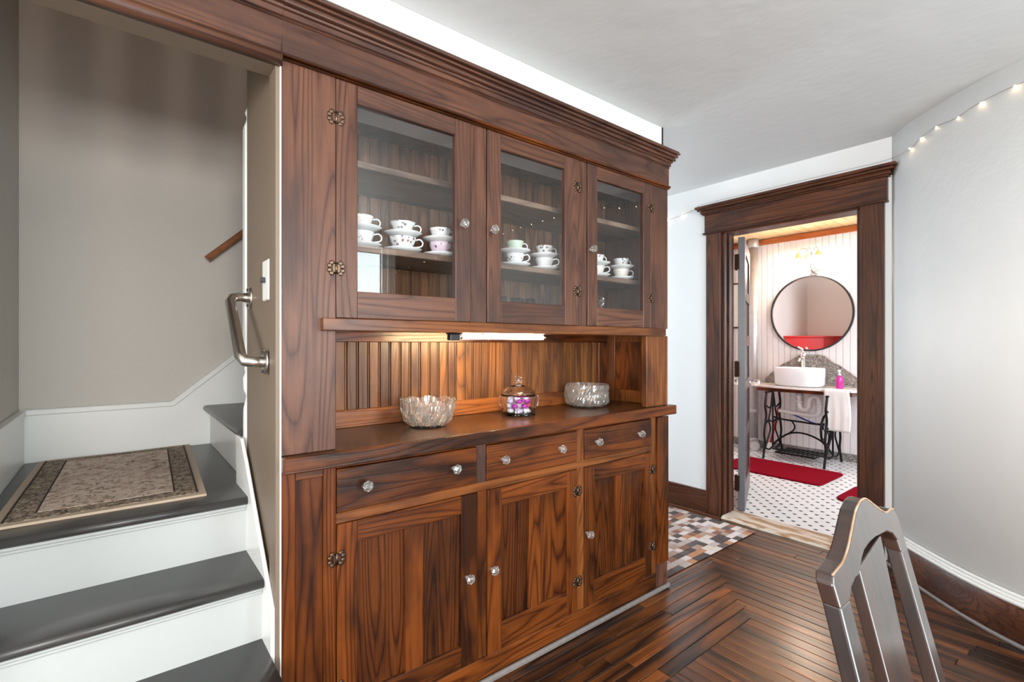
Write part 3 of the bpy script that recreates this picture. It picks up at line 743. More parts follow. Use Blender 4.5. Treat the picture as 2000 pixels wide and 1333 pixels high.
# upper frame pieces
hp('mullion', bx(.965 + .0015, 1.036 - .0015, F - .002, F + .024, 1.292, 1.992), W['upz'])
hp('mullion', bx(1.501 + .0015, 1.562, F - .002, F + .024, 1.292, 1.992), W['upz'])
hp('partition', bx(.99, 1.008, F + .03, F + .09, 1.292, 1.99), W['inner'], 0)
hp('partition', bx(1.52, 1.538, F + .03, F + .09, 1.292, 1.99), W['inner'], 0)
def knob(parent, x, z, y=F - .006, s=1.0):
    k = MB().tube([(x, y + .004, z), (x, y - .016 * s, z)], .006 * s, 8)
    pr = [(.005, -.010), (.012, -.015), (.0165, -.024), (.0165, -.029), (.011, -.036), (.005, -.038), (0, -.038)]
    k.lathe([(r * s, y + h * s) for r, h in pr], (x, 0, z), 8, 'y', smooth=False)
    o = obj('knob', k, M['crystal'], parent, label='faceted clear glass knob')
    return o
def hinge(parent, x, z, y=F - .006):
    # butterfly hinge: two fans of petals
    m = MB()
    for sx in (-1, 1):
        for a in (-62, -22, 22, 62):
            ca, sa = math.cos(R(a)), math.sin(R(a))
            cx, cz = x + sx * (.007 + .013 * ca), z + .017 * sa
            m.ball((cx, y, cz), .0068, 8, 4, .55) if False else m.lathe([(0, y + .002), (.0072, y + .001), (.0066, y - .0025), (.003, y - .0035), (0, y - .0015)], (cx, 0, cz), 8, 'y')
        m.tube([(x + sx * .004, y, z - .012), (x + sx * .012, y - .001, z - .020), (x + sx * .018, y, z - .016)], .0022, 5)
        m.tube([(x + sx * .004, y, z + .012), (x + sx * .012, y - .001, z + .020), (x + sx * .018, y, z + .016)], .0022, 5)
        m.box(min(x, x + sx * .010), max(x, x + sx * .010), y - .001, y + .002, z - .013, z + .013)
    m.tube([(x, y - .002, z - .017), (x, y - .002, z + .017)], .0036, 8)
    return obj('hinge', m, M['bronze'], parent, label='small flower-shaped metal hinge')
def glass_door(x0, x1, gx0, gx1, kx, hx, kz):
    z0, z1, g0, g1 = 1.294, 1.990, 1.375, 1.934
    y0, y1 = F - .006, F + .018
    d = obj('door', MB().box(x0 + .001, gx0, y0, y1, z0, z1), W['upz'], hu, bev=.002)
    obj('stile', bx(gx1, x1 - .001, y0, y1, z0, z1), W['upz'], d, bev=.002)
    obj('rail', bx(gx0, gx1, y0 + .0006, y1, z0, g0), W['upx'], d, bev=.002)
    obj('rail', bx(gx0, gx1, y0 + .0006, y1, g1, z1), W['upx'], d, bev=.002)
    obj('pane', bx(gx0 - .004, gx1 + .004, F + .004, F + .0055, g0 - .004, g1 + .004), M['pane'], d, label='clear glass pane')
    knob(d, kx, kz)
    for z in (1.875, 1.438): hinge(d, hx, z)
glass_door(.495, .965, .559, .902, .924, .495, 1.629)
glass_door(1.036, 1.501, 1.098, 1.429, 1.052, 1.501, 1.628)
glass_door(1.564, 2.012, 1.626, 1.953, 1.576, 2.012, 1.622)
# lower face frame
hp('frame_stile', bx(.3475, .385, F, F + .02, .0, .866), W['loz'])
hp('frame_stile', bx(.461, .497, F, F + .02, .0, .866), W['loz'])
hp('end_panel', bx(.385, .461, F + .010, F + .02, .10, .838), W['loz'], .001, label='narrow recessed panel at the left end')
hp('frame_rail', bx(.385, .461, F, F + .02, .838, .866), W['lox'])
hp('frame_stile', bx(.993, 1.034, F, F + .02, .692, .866), W['upz'])
hp('frame_stile', bx(.997, 1.038, F, F + .02, .094, .692), W['loz'])
hp('frame_stile', bx(1.503, 1.546, F, F + .02, .094, .866), W['orz'])
hp('frame_stile', bx(2.020, 2.060, F, F + .02, .094, .866), W['orz'])
hp('frame_rail', bx(.497, 2.020, F + .0005, F + .02, .854, .866), W['lox'])
hp('frame_rail', bx(.497, 2.020, F - .001, F + .02, .692, .724), W['orx'])
hp('base_rail', bx(.3475, 2.060, F - .003, F + .02, .02, .093), W['lox'])
hp('shoe_moulding', bx(.3475, 2.154, F - .022, F - .003, .002, .024), M['worngrey'], .006, label='scuffed grey shoe strip along the floor')
hp('end_panel', bx(2.060, 2.150, F - .012, F + .02, .135, .857), W['loz'], label='narrow applied board at the right end')
hp('end_foot', bx(2.060, 2.150, F - .004, F + .02, .0, .134), W['upz'], label='plain bare block under the right end board')
def drawer(x0, x1, ks):
    d = obj('drawer', bx(x0 + .0015, x1 - .0015, F - .004, F + .016, .7255, .8525), W['lox'], hu, bev=.002)
    for k in ks: knob(d, k, .795, F - .004)
drawer(.497, .993, (.581, .894)); drawer(1.034, 1.503, (1.104, 1.394)); drawer(1.546, 2.020, (1.615, 1.913))
def low_door(x0, x1, P, kx, kz, hx, hz, ptop=.622, pbot=.195):
    z0, z1 = .0945, .6905
    y0, y1 = F - .004, F + .018
    (a0, a1), (b0, b1) = P
    d = obj('door', bx(x0 + .0015, a0, y0, y1, z0, z1), W['loz'], hu, bev=.0018)
    obj('stile', bx(b1, x1 - .0015, y0, y1, z0, z1), W['loz'], d, bev=.0018)
    obj('rail', bx(a0, b1, y0 + .0004, y1, ptop, z1), W['lox'], d, bev=.0018)
    obj('rail', bx(a0, b1, y0 + .0004, y1, z0, pbot), W['lox'], d, bev=.0018)
    obj('muntin', bx(a1, b0, y0 + .0008, y1, pbot, ptop), W['loz'], d, bev=.0018)
    obj('panel', bx(a0, a1, F + .009, y1, pbot, ptop), W['panel'], d)
    obj('panel', bx(b0, b1, F + .009, y1, pbot, ptop), W['panel'], d)
    knob(d, kx, kz, F - .004)
    for z in hz: hinge(d, hx, z, F - .005)
low_door(.497, .997, ((.559, .714), (.780, .927)), .948, .407, .497, (.593, .215), .628, .168)
low_door(1.038, 1.503, ((1.103, 1.237), (1.296, 1.443)), 1.053, .406, 1.502, (.601, .221))
low_door(1.546, 2.022, ((1.606, 1.753), (1.811, 1.969)), 1.557, .412, 2.024, (.607, .235))

# fluorescent lamp under the ledge
fl_ = thing('strip_light', (1.13, 1.47, 1.256), 'lit fluorescent strip light under the hutch ledge', 'light')
obj('housing', bx(.895, 1.36, 1.450, 1.485, 1.252, 1.2558), M['black'], fl_, bev=.002)
obj('housing', bx(.895, .935, 1.450, 1.475, 1.230, 1.252), M['black'], fl_, bev=.002)
obj('tube', MB().tube([(.945, 1.462, 1.243), (1.335, 1.462, 1.243)], .0085, 12), M['tube'], fl_, label='glowing white tube')
for x in (.940, 1.340): obj('end_cap', MB().tube([(x - .008, 1.462, 1.243), (x + .008, 1.462, 1.243)], .0095, 12), M['chrome'], fl_)

# ------------------------------------------------------------------ crystal on the counter
ZC = .911
def cut_bowl(cx, cy, prof, label, scal, name, nrim, pat):
    t = thing(name, (cx, cy, ZC), label, 'bowl')
    seg = 96
    zt = prof[-1][1]
    N = len(prof)
    def rad(a, i, r, h):
        if i >= N: # inside
            f = 1
            hh = h
            k = h / zt
            return (r, h + (scal * abs(math.sin(a * nrim / 2)) ** .7 + .0016 * math.cos(a * seg / 2)) * max(0, (k - .8) / .2) if scal else h)
        k = h / zt
        cut = 0
        if 0 < i < N - 1:
            cut = .011 * (abs(math.sin(a * pat / 2 + i * .55)) * abs(math.sin(a * pat / 2 - i * .55)) - .45) + .0012 * math.cos(a * seg / 2 + i * math.pi)
        dz = (scal * abs(math.sin(a * nrim / 2)) ** .7 + .0016 * math.cos(a * seg / 2)) * max(0, (k - .8) / .2)
        return (r + cut, h + dz)
    inner = [(max(0, r - .006), max(h, .010)) for r, h in prof[::-1]]
    full = [(0, 0)] + prof + inner + [(0, .010)]
    def rad2(a, i, r, h):
        if i == 0 or i == len(full) - 1: return (r, h)
        j = i - 1
        if j < N: return rad(a, j, r, h)
        return rad(a, N + 1, r, h)
    obj('bowl', MB().lathe([(r, ZC + h) for r, h in full], (cx, cy, 0), seg, 'z', lambda a, i, r, h: (lambda q: (q[0], q[1] + ZC))(rad2(a, i, r, h - ZC)), False), M['cutglass'], t)
    return t
p1 = [(.050, 0), (.062, .002), (.074, .010), (.084, .022), (.091, .036), (.095, .050), (.098, .064), (.101, .078), (.104, .090)]
cut_bowl(.912, 1.640, p1, 'cut crystal bowl with a scalloped rim, left on the hutch counter', .012, 'scalloped_crystal_bowl', 9, 9)
p2 = [(.060, 0), (.080, .002), (.094, .010), (.103, .022), (.107, .036), (.108, .050), (.107, .064), (.106, .078), (.105, .092), (.104, .108)]
cut_bowl(1.803, 1.655, p2, 'straight-sided cut crystal bowl at the right end of the counter', 0.002, 'round_crystal_bowl', 48, 7)
# candy jar
jx, jy = 1.342, 1.625
cj = thing('candy_jar', (jx, jy, ZC), 'lidded glass jar of coloured sweets standing mid counter', 'jar')
jp = [(.060, 0), (.066, .004), (.062, .012), (.060, .020), (.062, .050), (.067, .070), (.068, .082), (.066, .088)]
full = [(0, 0)] + jp + [(r - .004, h) for r, h in jp[::-1][:-2]] + [(.055, .008), (0, .008)]
obj('jar_body', MB().lathe([(r, ZC + h) for r, h in full], (jx, jy, 0), 32, 'z', lambda a, i, r, h: (r * 1.1 * (1 + .03 * math.cos(8 * a)), h)), M['bottle'], cj)
lp = [(.066, .089), (.069, .092), (.066, .098), (.058, .110), (.043, .122), (.022, .130), (.010, .134), (.009, .138), (.018, .143), (.018, .148), (.011, .153), (.013, .160), (.016, .163), (.015, .168), (0, .169)]
lpi = [(0, .128), (.020, .126), (.041, .118), (.055, .107), (.062, .098), (.063, .089)]
obj('lid', MB().lathe([(r, ZC + h) for r, h in lpi + lp], (jx, jy, 0), 28, 'z', lambda a, i, r, h: (r * (1.08 if r > .03 else 1), h)), M['bottle'], cj, label='domed glass lid with stacked finial')
for s in (-1, 1):
    d = Vector((.78, -.62, 0)) * s
    c = Vector((jx, jy, ZC))
    obj('handle', MB().tube([c + d * .070 + Vector((0, 0, .080)), c + d * .081 + Vector((0, 0, .084)), c + d * .087 + Vector((0, 0, .070)), c + d * .081 + Vector((0, 0, .045)), c + d * .066 + Vector((0, 0, .025))], .0035, 8), M['bottle'], cj)
cand = []
rr = random.Random(4)
cols = [('purple', 'purple'), ('candyw', 'white'), ('pink', 'pink'), ('lavender', 'pale lilac')]
lab = {'purple': 'purple wrapped sweets inside the lidded glass jar', 'white': 'white wrapped sweets inside the lidded glass jar', 'pink': 'pink wrapped sweets inside the lidded glass jar', 'pale lilac': 'pale lilac wrapped sweets inside the lidded glass jar'}
kk = 0
for lay in range(3):
    for q in range(7):
        rad_ = .040 if q < 6 else 0
        a = q * math.pi / 3 + lay * .5
        c = Vector((jx + rad_ * math.cos(a), jy + rad_ * math.sin(a), ZC + .0225 + lay * .0205))
        mk, cn = cols[0 if (q in (3, 4) and lay > 0) else (2 if (q == 5 and lay == 1) else (1 if kk % 2 else 3))]
        mb = MB().ball(c, .0135, 8, 5, .75)
        ax = Vector((math.cos(a * 3), math.sin(a * 3), .3)).normalized()
        mb.tube([c + ax * .010, c + ax * .015], [.003, .006], 6).tube([c - ax * .010, c - ax * .015], [.003, .006], 6)
        o = obj('wrapped_sweet', mb, M[mk], None, c); tag(o, '%s wrapped sweet in the glass jar, %s layer, %s' % (cn, ('bottom', 'middle', 'top')[lay], ('at the right', 'at the back right', 'at the back left', 'at the left', 'at the front left', 'at the front right', 'in the centre')[q]), 'sweet', '%s sweets in the jar' % cn); kk += 1

# ------------------------------------------------------------------ cups, saucers, plates behind the glass
def cup(x, y, z, mat, label, ang, r=.043, h=.052, foot=.022, wav=0, handle=True):
    c = Vector((x, y, z))
    o_ = [(0, .003), (foot, 0), (foot, .003), (foot * .9, .006), (foot * 1.35, .014), (r * .82, .028), (r * .93, .040), (r, h), (r - .002, h), (r * .93 - .003, .040), (r * .80 - .003, .028), (foot, .010), (0, .009)]
    mb = MB().lathe(o_, (0, 0, 0), 28, 'z', lambda a, i, rr_, hh: (rr_ * (1 + (wav * math.cos(8 * a) if 4 < i < 12 else 0)), hh))
    mb.v = [(p[0] + x, p[1] + y, p[2] + z) for p in mb.v]
    o = obj('teacup', mb, mat, None, c); tag(o, label, 'cup', 'teacups on the middle shelf')
    if handle:
        d = Vector((math.cos(ang), math.sin(ang), 0)); u = Vector((0, 0, 1))
        P = [c + d * (r * .93) + u * (h * .85), c + d * (r + .012) + u * (h * .92), c + d * (r + .022) + u * (h * .72), c + d * (r + .017) + u * (h * .45), c + d * (r * .84) + u * (h * .36)]
        P = smooth_path([tuple(p) for p in P], 3)
        obj('handle', MB().tube(P, .0028, 6), M['porc'], o)
    return o
def saucer(x, y, z, mat, label, r=.066):
    pr = [(0, 0), (r * .5, 0), (r * .55, .002), (r * .8, .008), (r, .015), (r, .017), (r * .8, .0105), (r * .5, .005), (0, .0045)]
    mb = MB().lathe(pr, (0, 0, 0), 32, 'z', lambda a, i, rr_, hh: (rr_ * (1 + (.018 * math.cos(10 * a) if 3 < i < 6 else 0)), hh))
    mb.v = [(p[0] + x, p[1] + y, p[2] + z) for p in mb.v]
    o = obj('saucer', mb, mat, None, (x, y, z)); tag(o, label, 'saucer', 'saucers on the middle shelf')
ZS = 1.5325
ha = -math.atan2(.6266, .7793)   # handle pointing to the viewer's right
stacks = [  # x, y, pose, text, lower cup mat, upper cup mat, radii
    (.632, 1.585, 'behind the left glass door, leftmost stack', 'fl_magenta', 'fl_cream', .043, 'plain white', 'cream-tinted', 0),
    (.779, 1.580, 'in the middle stack behind the left glass door', 'fl_magenta', 'fl_grey', .047, 'magenta-flowered white', 'grey-flowered fluted', .05),
    (.930, 1.580, 'in the right stack behind the left glass door', 'fl_pink', 'fl_grey', .043, 'pink-tinted', 'grey-sprigged fluted', .04),
    (1.285, 1.580, 'in the left stack behind the middle glass door', 'fl_grey', 'fl_green', .041, 'grey-flowered', 'green-tinted speckled', 0),
    (1.452, 1.580, 'in the right stack behind the middle glass door', 'porc', 'fl_grey', .042, 'plain white rounded', 'faintly patterned', 0),
    (1.790, 1.580, 'in the half-hidden stack behind the right glass door', 'fl_cream', 'fl_magenta', .040, 'white', 'plum-flowered white', .02),
    (1.968, 1.575, 'in the outer stack behind the right glass door', 'fl_cream', 'fl_grey', .043, 'gold-sprigged flared', 'dark-flowered shallow', 0),
]
for (x, y, where, m0, m1, r, t0, t1_, wv) in stacks:
    saucer(x, y, ZS, M['porc'], 'lower white saucer %s' % where)
    cup(x, y, ZS + .005, M[m0], '%s lower teacup %s' % (t0, where), ha + (.2 if r > .042 else -.3), r, .052, wav=wv)
    saucer(x, y, ZS + .0565, M['porc'], 'upper white saucer resting on a cup %s' % where)
    cup(x, y, ZS + .062, M[m1], '%s upper teacup %s' % (t1_, where), ha + .5, r * .94, .047, wav=wv)
def plate(x, y, z, r, label, group):
    pr = [(0, 0), (r * .6, 0), (r * .65, .003), (r, .013), (r, .015), (r * .65, .006), (0, .004)]
    o = obj('plate', MB().lathe([(a, z + b_) for a, b_ in pr], (x, y, 0), 32), M['plateg'], None, (x, y, z)); tag(o, label, 'plate', group)
ZB = 1.2915
for k in range(6): plate(.62, 1.63, ZB + k * .0165, .075, 'white plate, %s in the small stack on the cabinet floor at far left' % ('bottom one', 'second from bottom', 'third from bottom', 'third from top', 'second from top', 'top one')[k], 'plates stacked at the left of the cabinet floor')
for k in range(5): plate(.83, 1.65, ZB + k * .0165, .105, 'cream plate, %s in the wider stack on the floor behind left door' % ('bottom one', 'second from bottom', 'middle one', 'second from top', 'top one')[k], 'wide cream plates on the cabinet floor')
for i, (x, y) in enumerate([(1.20, 1.56), (1.275, 1.56), (1.315, 1.59), (1.352, 1.56)]):
    pr = [(0, 0), (.019, 0), (.021, .002), (.0235, .115), (.022, .115), (.0195, .010), (0, .009)]
    o = obj('tumbler', MB().lathe([(a, ZB + b_) for a, b_ in pr], (x, y, 0), 20), M['bottle'], None, (x, y, ZB))
    tag(o, ['small clear tumbler on the cabinet floor, leftmost of four behind middle door', 'small clear tumbler, second from the left behind the middle glass door', 'small clear tumbler standing slightly behind its neighbours, middle door', 'small clear tumbler, rightmost of four behind the middle glass door'][i], 'glass', 'tumblers on the cabinet floor')
cs = [(0, 0), (.022, 0), (.022, .006), (.012, .018), (.019, .030), (.019, .040), (.010, .052), (.007, .062), (.014, .070), (.008, .078), (.007, .105), (.014, .115), (.018, .128), (.012, .140), (.004, .146), (0, .147)]
o = obj('crystal_candlestick', MB().lathe([(a, ZB + b_) for a, b_ in cs], (1.765, 1.53, 0), 10, smooth=False), M['crystal'], None, (1.765, 1.53, ZB))
tag(o, 'faceted crystal candlestick on the cabinet floor behind the right glass door', 'candlestick')

# ------------------------------------------------------------------ cowhide rug
cw = thing('patchwork_rug', (2.8, 1.9, 0), 'cowhide patchwork rug of brown black and cream blocks past the hutch', 'rug')
obj('backing', bx(2.205, 3.205, 1.484, 2.235, .0008, .004), M['gap'], cw, bev=.001)
ph = .0425
rr = random.Random(11)
y = 1.482; k = 0
pmesh = {}
while y < 2.20:
    x = 2.20 - rr.uniform(0, .05)
    x = max(x, 2.20)
    first = True
    while x < 3.205:
        wdt = rr.choice([.052, .064, .078])
        if first: wdt = rr.choice([.03, .05, .078]); first = False
        xe = min(x + wdt, 3.208)
        if 3.208 - xe < .02: xe = 3.208
        key = (round(xe - x, 4))
        if key not in pmesh:
            ww = xe - x; hh = ph; e = .003
            mb = MB(); a = ww / 2 - .0006; b_ = hh / 2 - .0006
            mb.add([(-a, -b_, 0), (a, -b_, 0), (a, b_, 0), (-a, b_, 0), (-a + e, -b_ + e, .0035), (a - e, -b_ + e, .0035), (a - e, b_ - e, .0035), (-a + e, b_ - e, .0035)],
                   [(0, 1, 5, 4), (1, 2, 6, 5), (2, 3, 7, 6), (3, 0, 4, 7), (4, 5, 6, 7)])
            o = obj('patch', mb, M['cowhide'], cw, loc=(0, 0, 0)); pmesh[key] = o.data
            o.location = Vector(((x + xe) / 2, y + ph / 2, .004)) - WP[cw.name]
        else:
            o = bpy.data.objects.new('patch', pmesh[key]); COL.objects.link(o); o.parent = cw
            o.location = Vector(((x + xe) / 2, y + ph / 2, .004)) - WP[cw.name]
        x = xe
    y += ph; k += 1

# ------------------------------------------------------------------ string lights
slt = thing('string_lights', (3.1, .6, 2.24), 'thin string of lit warm fairy lights along wall and door cornice', 'string lights')
sp_ = [(3.33, 2.75, 2.19), (3.33, 2.40, 2.17), (3.328, 2.15, 2.182), (3.325, 1.95, 2.215), (3.26, 1.90, 2.212), (3.25, 1.5, 2.212), (3.25, 1.0, 2.212), (3.255, .80, 2.216)]
def rwpt(px_y):
    pass
wl_ = [(3.19, .695, 2.222), (3.140, .640, 2.245), (3.07, .570, 2.262), (2.99, .480, 2.250), (2.925, .405, 2.262), (2.845, .290, 2.265), (2.79, .15, 2.262), (2.755, -.05, 2.23), (2.755, -.4, 2.24), (2.80, -.8, 2.22), (2.86, -1.2, 2.25), (2.93, -1.7, 2.23), (2.99, -2.2, 2.26), (3.03, -2.7, 2.22), (3.09, -3.3, 2.24), (3.13, -3.9, 2.22), (3.17, -4.6, 2.23)]
path = smooth_path(sp_ + wl_, 4)
obj('wire', MB().tube(path, .0011, 5), M['worngrey'], slt)
bp = [(3.322, 2.205, 2.176), (3.322, 2.085, 2.188)]
bp += [(3.182, .688, 2.224), (3.135, .632, 2.247), (3.075, .562, 2.262), (2.99, .470, 2.252), (2.915, .385, 2.262), (2.84, .275, 2.265)]
for y_ in (.14, 0, -.14, -.28, -.42): bp.append((2.752, y_, 2.235))
for i in range(24):
    t = i / 23; y_ = -.55 - 3.9 * t; bp.append((2.765 + .4 * t ** .9, y_, 2.235))
for p in bp: obj('bulb', MB().ball(p, .0034, 8, 5), M['fairy'], slt)

# ------------------------------------------------------------------ bathroom contents
# mirror
mc = Vector((5.845, 2.118, 1.545)); mr = .402
mi = thing('round_mirror', tuple(mc), 'round mirror in a thin black frame above the basin', 'mirror')
obj('mirror_glass', MB().lathe([(0, .0), (mr - .004, .0), (mr - .004, .006), (0, .006)], mc, 64, 'x', smooth=False), M['mirror'], mi)
obj('frame', MB().lathe([(mr - .008, -.012), (mr + .008, -.012), (mr + .008, .013), (mr - .008, .013)], mc, 64, 'x', smooth=False, closed=True), M['black'], mi)
# sconce
scn = thing('wall_sconce', (5.85, 2.10, 2.02), 'gilt wall lamp with three lit flower shades over the mirror', 'lamp')
obj('stem', MB().lathe([(.045, 0), (.045, -.006), (.02, -.012)], (5.857, 2.09, 1.995), 20, 'x').tube([(5.84, 2.09, 1.995), (5.78, 2.09, 2.03), (5.75, 2.08, 2.12), (5.75, 2.07, 2.19)], .007, 8), M['chrome'], scn)
for (y_, z_, dy) in ((2.195, 2.155, .03), (2.11, 2.14, .01), (2.00, 2.165, -.04)):
    obj('arm', MB().tube(smooth_path([(5.75, 2.07, 2.15), (5.745, (y_ + 2.07) / 2, 2.235), (5.735, y_ - dy * .3, 2.225), (5.73, y_, z_ + .03)], 4), .0045, 6), M['chrome'], scn)
    sh = obj('shade', MB().lathe([(.007, z_ + .035), (.018, z_ + .025), (.026, z_ + .005), (.036, z_ - .018), (.044, z_ - .024), (.042, z_ - .024), (.034, z_ - .017), (.024, z_ + .005), (.015, z_ + .024)], (5.73, y_, 0), 20, 'z', lambda a, i, r, h: (r * (1 + .08 * math.cos(6 * a)), h)), M['amber'], scn, label='amber flower-shaped glass shade')
    obj('bulb', MB().ball((5.73, y_, z_ - .010), .017, 12, 8, 1.2), M['sconce'], sh)
    l = bpy.data.lights.new('sconce_lamp', 'POINT'); l.energy = 7; l.color = (1, .84, .68); l.shadow_soft_size = .03
    lo = bpy.data.objects.new('sconce_lamp', l); COL.objects.link(lo); lo.location = (5.715, y_, z_ - .055)
# sink table on a treadle base
sk_ = thing('treadle_sink_table', (5.5, 2.05, 0), 'marble-topped washstand on a black cast-iron sewing treadle base', 'table')
TX0, TX1, TY0, TY1 = 5.42, 5.855, 1.50, 2.62
n = 14; pts = [(TX1, TY0), (TX1, TY1)]
for i in range(n + 1):
    t = i / n; yy = TY1 - (TY1 - TY0) * t
    pts.append((TX1 - .10 - (TX1 - TX0 - .10) * math.sin(math.pi * (.07 + .86 * t)) ** .35, yy))
obj('marble_top', MB().prism(pts, .742, .768, 'z'), M['marble'], sk_, bev=.004, label='pale veined marble top')
obj('apron', bx(5.47, 5.84, 1.62, 2.52, .705, .742), W['lox'], sk_, bev=.003)
bsp = [(1.52, .768), (1.53, .80), (1.60, .835), (1.68, .865), (1.76, .93), (1.83, .985), (1.90, 1.02), (1.95, 1.065), (1.985, 1.09), (2.03, 1.10), (2.18, 1.10), (2.225, 1.09), (2.27, 1.06), (2.33, 1.02), (2.40, .985), (2.47, .92), (2.53, .87), (2.58, .82), (2.60, .768)]
obj('backsplash', MB().prism(bsp, 5.826, 5.85, 'x'), M['granite'], sk_, bev=.002, label='shaped grey granite splashback')
def arc(y, P, r=.011, s=6): return MB().tube([(a, y, b_) for a, b_ in smooth_path(P, 4)], r, s)
for ys, nm in ((2.372, 0), (1.80, 1)):
    m = MB()
    for P in ([(5.30, .006), (5.315, .06), (5.345, .16), (5.325, .26), (5.345, .36), (5.37, .46), (5.345, .56), (5.37, .66), (5.385, .71)],
              [(5.77, .006), (5.75, .06), (5.715, .16), (5.735, .26), (5.715, .36), (5.69, .46), (5.715, .56), (5.69, .66), (5.68, .71)],
              [(5.345, .10), (5.41, .20), (5.47, .30), (5.43, .40), (5.47, .50), (5.50, .62), (5.53, .71)],
              [(5.715, .10), (5.65, .20), (5.59, .30), (5.63, .40), (5.59, .50), (5.56, .62), (5.53, .71)],
              [(5.53, .10), (5.53, .40), (5.53, .71)],
              [(5.345, .12), (5.43, .085), (5.53, .10), (5.63, .085), (5.715, .12)],
              [(5.35, .36), (5.43, .40), (5.53, .37), (5.63, .40), (5.71, .36)],
              [(5.37, .56), (5.45, .53), (5.53, .56), (5.61, .53), (5.69, .56)]):
        t_ = arc(ys, P, .011 if len(P) > 8 else .0085); m.add(t_.v, t_.f, True)
    m.box(5.36, 5.71, ys - .012, ys + .012, .695, .7055)
    obj('side_frame', m, M['iron'], sk_, label='ornate black iron side frame')
br_ = MB()
def span(P, r=.010): 
    t_ = MB().tube(smooth_path(P, 4), r, 6); br_.add(t_.v, t_.f, True)
xb_ = 5.52
span([(xb_, 2.372, .43), (xb_, 2.25, .41), (xb_, 2.09, .405), (xb_, 1.95, .40), (xb_, 1.80, .42)])
span([(xb_, 2.372, .12), (xb_, 2.30, .20), (xb_, 2.20, .27), (xb_, 2.09, .29), (xb_, 1.98, .27), (xb_, 1.88, .22), (xb_, 1.80, .12)])
span([(xb_, 2.18, .405), (xb_, 2.15, .36), (xb_, 2.16, .31), (xb_, 2.22, .26)], .008)
obj('cross_brace', br_, M['iron'], sk_)
wh = MB()
cw_ = Vector((5.50, 1.845, .36)); rw = .15
wh.tube([(cw_.x + rw * math.cos(a), cw_.y, cw_.z + rw * math.sin(a)) for a in [2 * math.pi * i / 28 for i in range(28)]], .011, 6, True)
wh.tube([(cw_.x + .035 * math.cos(a), cw_.y, cw_.z + .035 * math.sin(a)) for a in [2 * math.pi * i / 10 for i in range(10)]], .012, 6, True)
for i in range(5):
    a = 2 * math.pi * i / 5; a2 = a + .5
    wh.tube([(cw_.x + .03 * math.cos(a), cw_.y, cw_.z + .03 * math.sin(a)), (cw_.x + .09 * math.cos(a2), cw_.y, cw_.z + .09 * math.sin(a2)), (cw_.x + rw * math.cos(a), cw_.y, cw_.z + rw * math.sin(a))], .007, 5)
obj('drive_wheel', wh, M['iron'], sk_)
tp = MB().box(5.36, 5.385, 1.90, 2.28, .075, .09).box(5.66, 5.685, 1.90, 2.28, .075, .09)
for i in range(9): tp.box(5.385, 5.66, 1.90 + i * .045, 1.918 + i * .045, .077, .088)
tp.tube([(5.52, 1.80, .082), (5.52, 2.372, .082)], .009, 6)
obj('treadle', tp, M['iron'], sk_)
# basin
def stad(a, r0, r1, n=2.6):
    c, s = math.cos(a), math.sin(a)
    return (abs(c) ** (2 / n) * math.copysign(1, c) * r0, abs(s) ** (2 / n) * math.copysign(1, s) * r1)
bc = Vector((5.60, 2.135, .769))
bn = thing('basin', tuple(bc), 'white vessel basin with flat sides on the marble top', 'sink')
prof = [(0, 0), (.80, 0), (.93, .008), (.985, .03), (1, .14), (1, .188), (.985, .195), (.955, .191), (.945, .15), (.90, .05), (.70, .022), (0, .016)]
mb = MB(); seg = 40; v = []
for j in range(seg):
    a = 2 * math.pi * j / seg; ex, ey = stad(a, .165, .232, 2.8)
    for r, h in prof: v.append((bc.x + ex * r, bc.y + ey * r, bc.z + h))
f = []; n = len(prof)
for j in range(seg):
    for i in range(n - 1): f.append((j * n + i, ((j + 1) % seg) * n + i, ((j + 1) % seg) * n + i + 1, j * n + i + 1))
mb.add(v, f, True)
obj('bowl', mb, M['porc'], bn)
fc = thing('faucet', (5.775, 2.17, .77), 'tall chrome single-lever tap behind the basin', 'faucet')
obj('body', MB().lathe([(.030, .770), (.030, .780), (.024, .79), (.024, 1.06), (.028, 1.07), (.028, 1.12), (.020, 1.13), (0, 1.132)], (5.79, 2.165, 0), 20), M['chrome'], fc)
obj('spout', MB().tube([(5.79, 2.165, 1.04), (5.74, 2.165, 1.06), (5.69, 2.165, 1.05), (5.675, 2.165, 1.03)], .014, 10), M['chrome'], fc)
obj('lever', MB().tube([(5.79, 2.165, 1.125), (5.77, 2.18, 1.165), (5.735, 2.20, 1.18)], [.014, .012, .008], 8), M['chrome'], fc)
so = thing('soap_bottle', (5.60, 1.765, .769), 'magenta liquid soap bottle with pale pump beside the basin', 'bottle')
obj('bottle', MB().lathe([(0, .769), (.030, .769), (.032, .775), (.032, .87), (.028, .885), (.012, .892), (.012, .90), (0, .90)], (5.60, 1.765, 0), 18), M['soap'], so)
obj('pump', MB().lathe([(.014, .900), (.014, .915), (.006, .918), (.006, .945), (0, .945)], (5.60, 1.765, 0), 12).box(5.575, 5.612, 1.757, 1.773, .940, .955), M['plastic'], so, label='pale pump top')
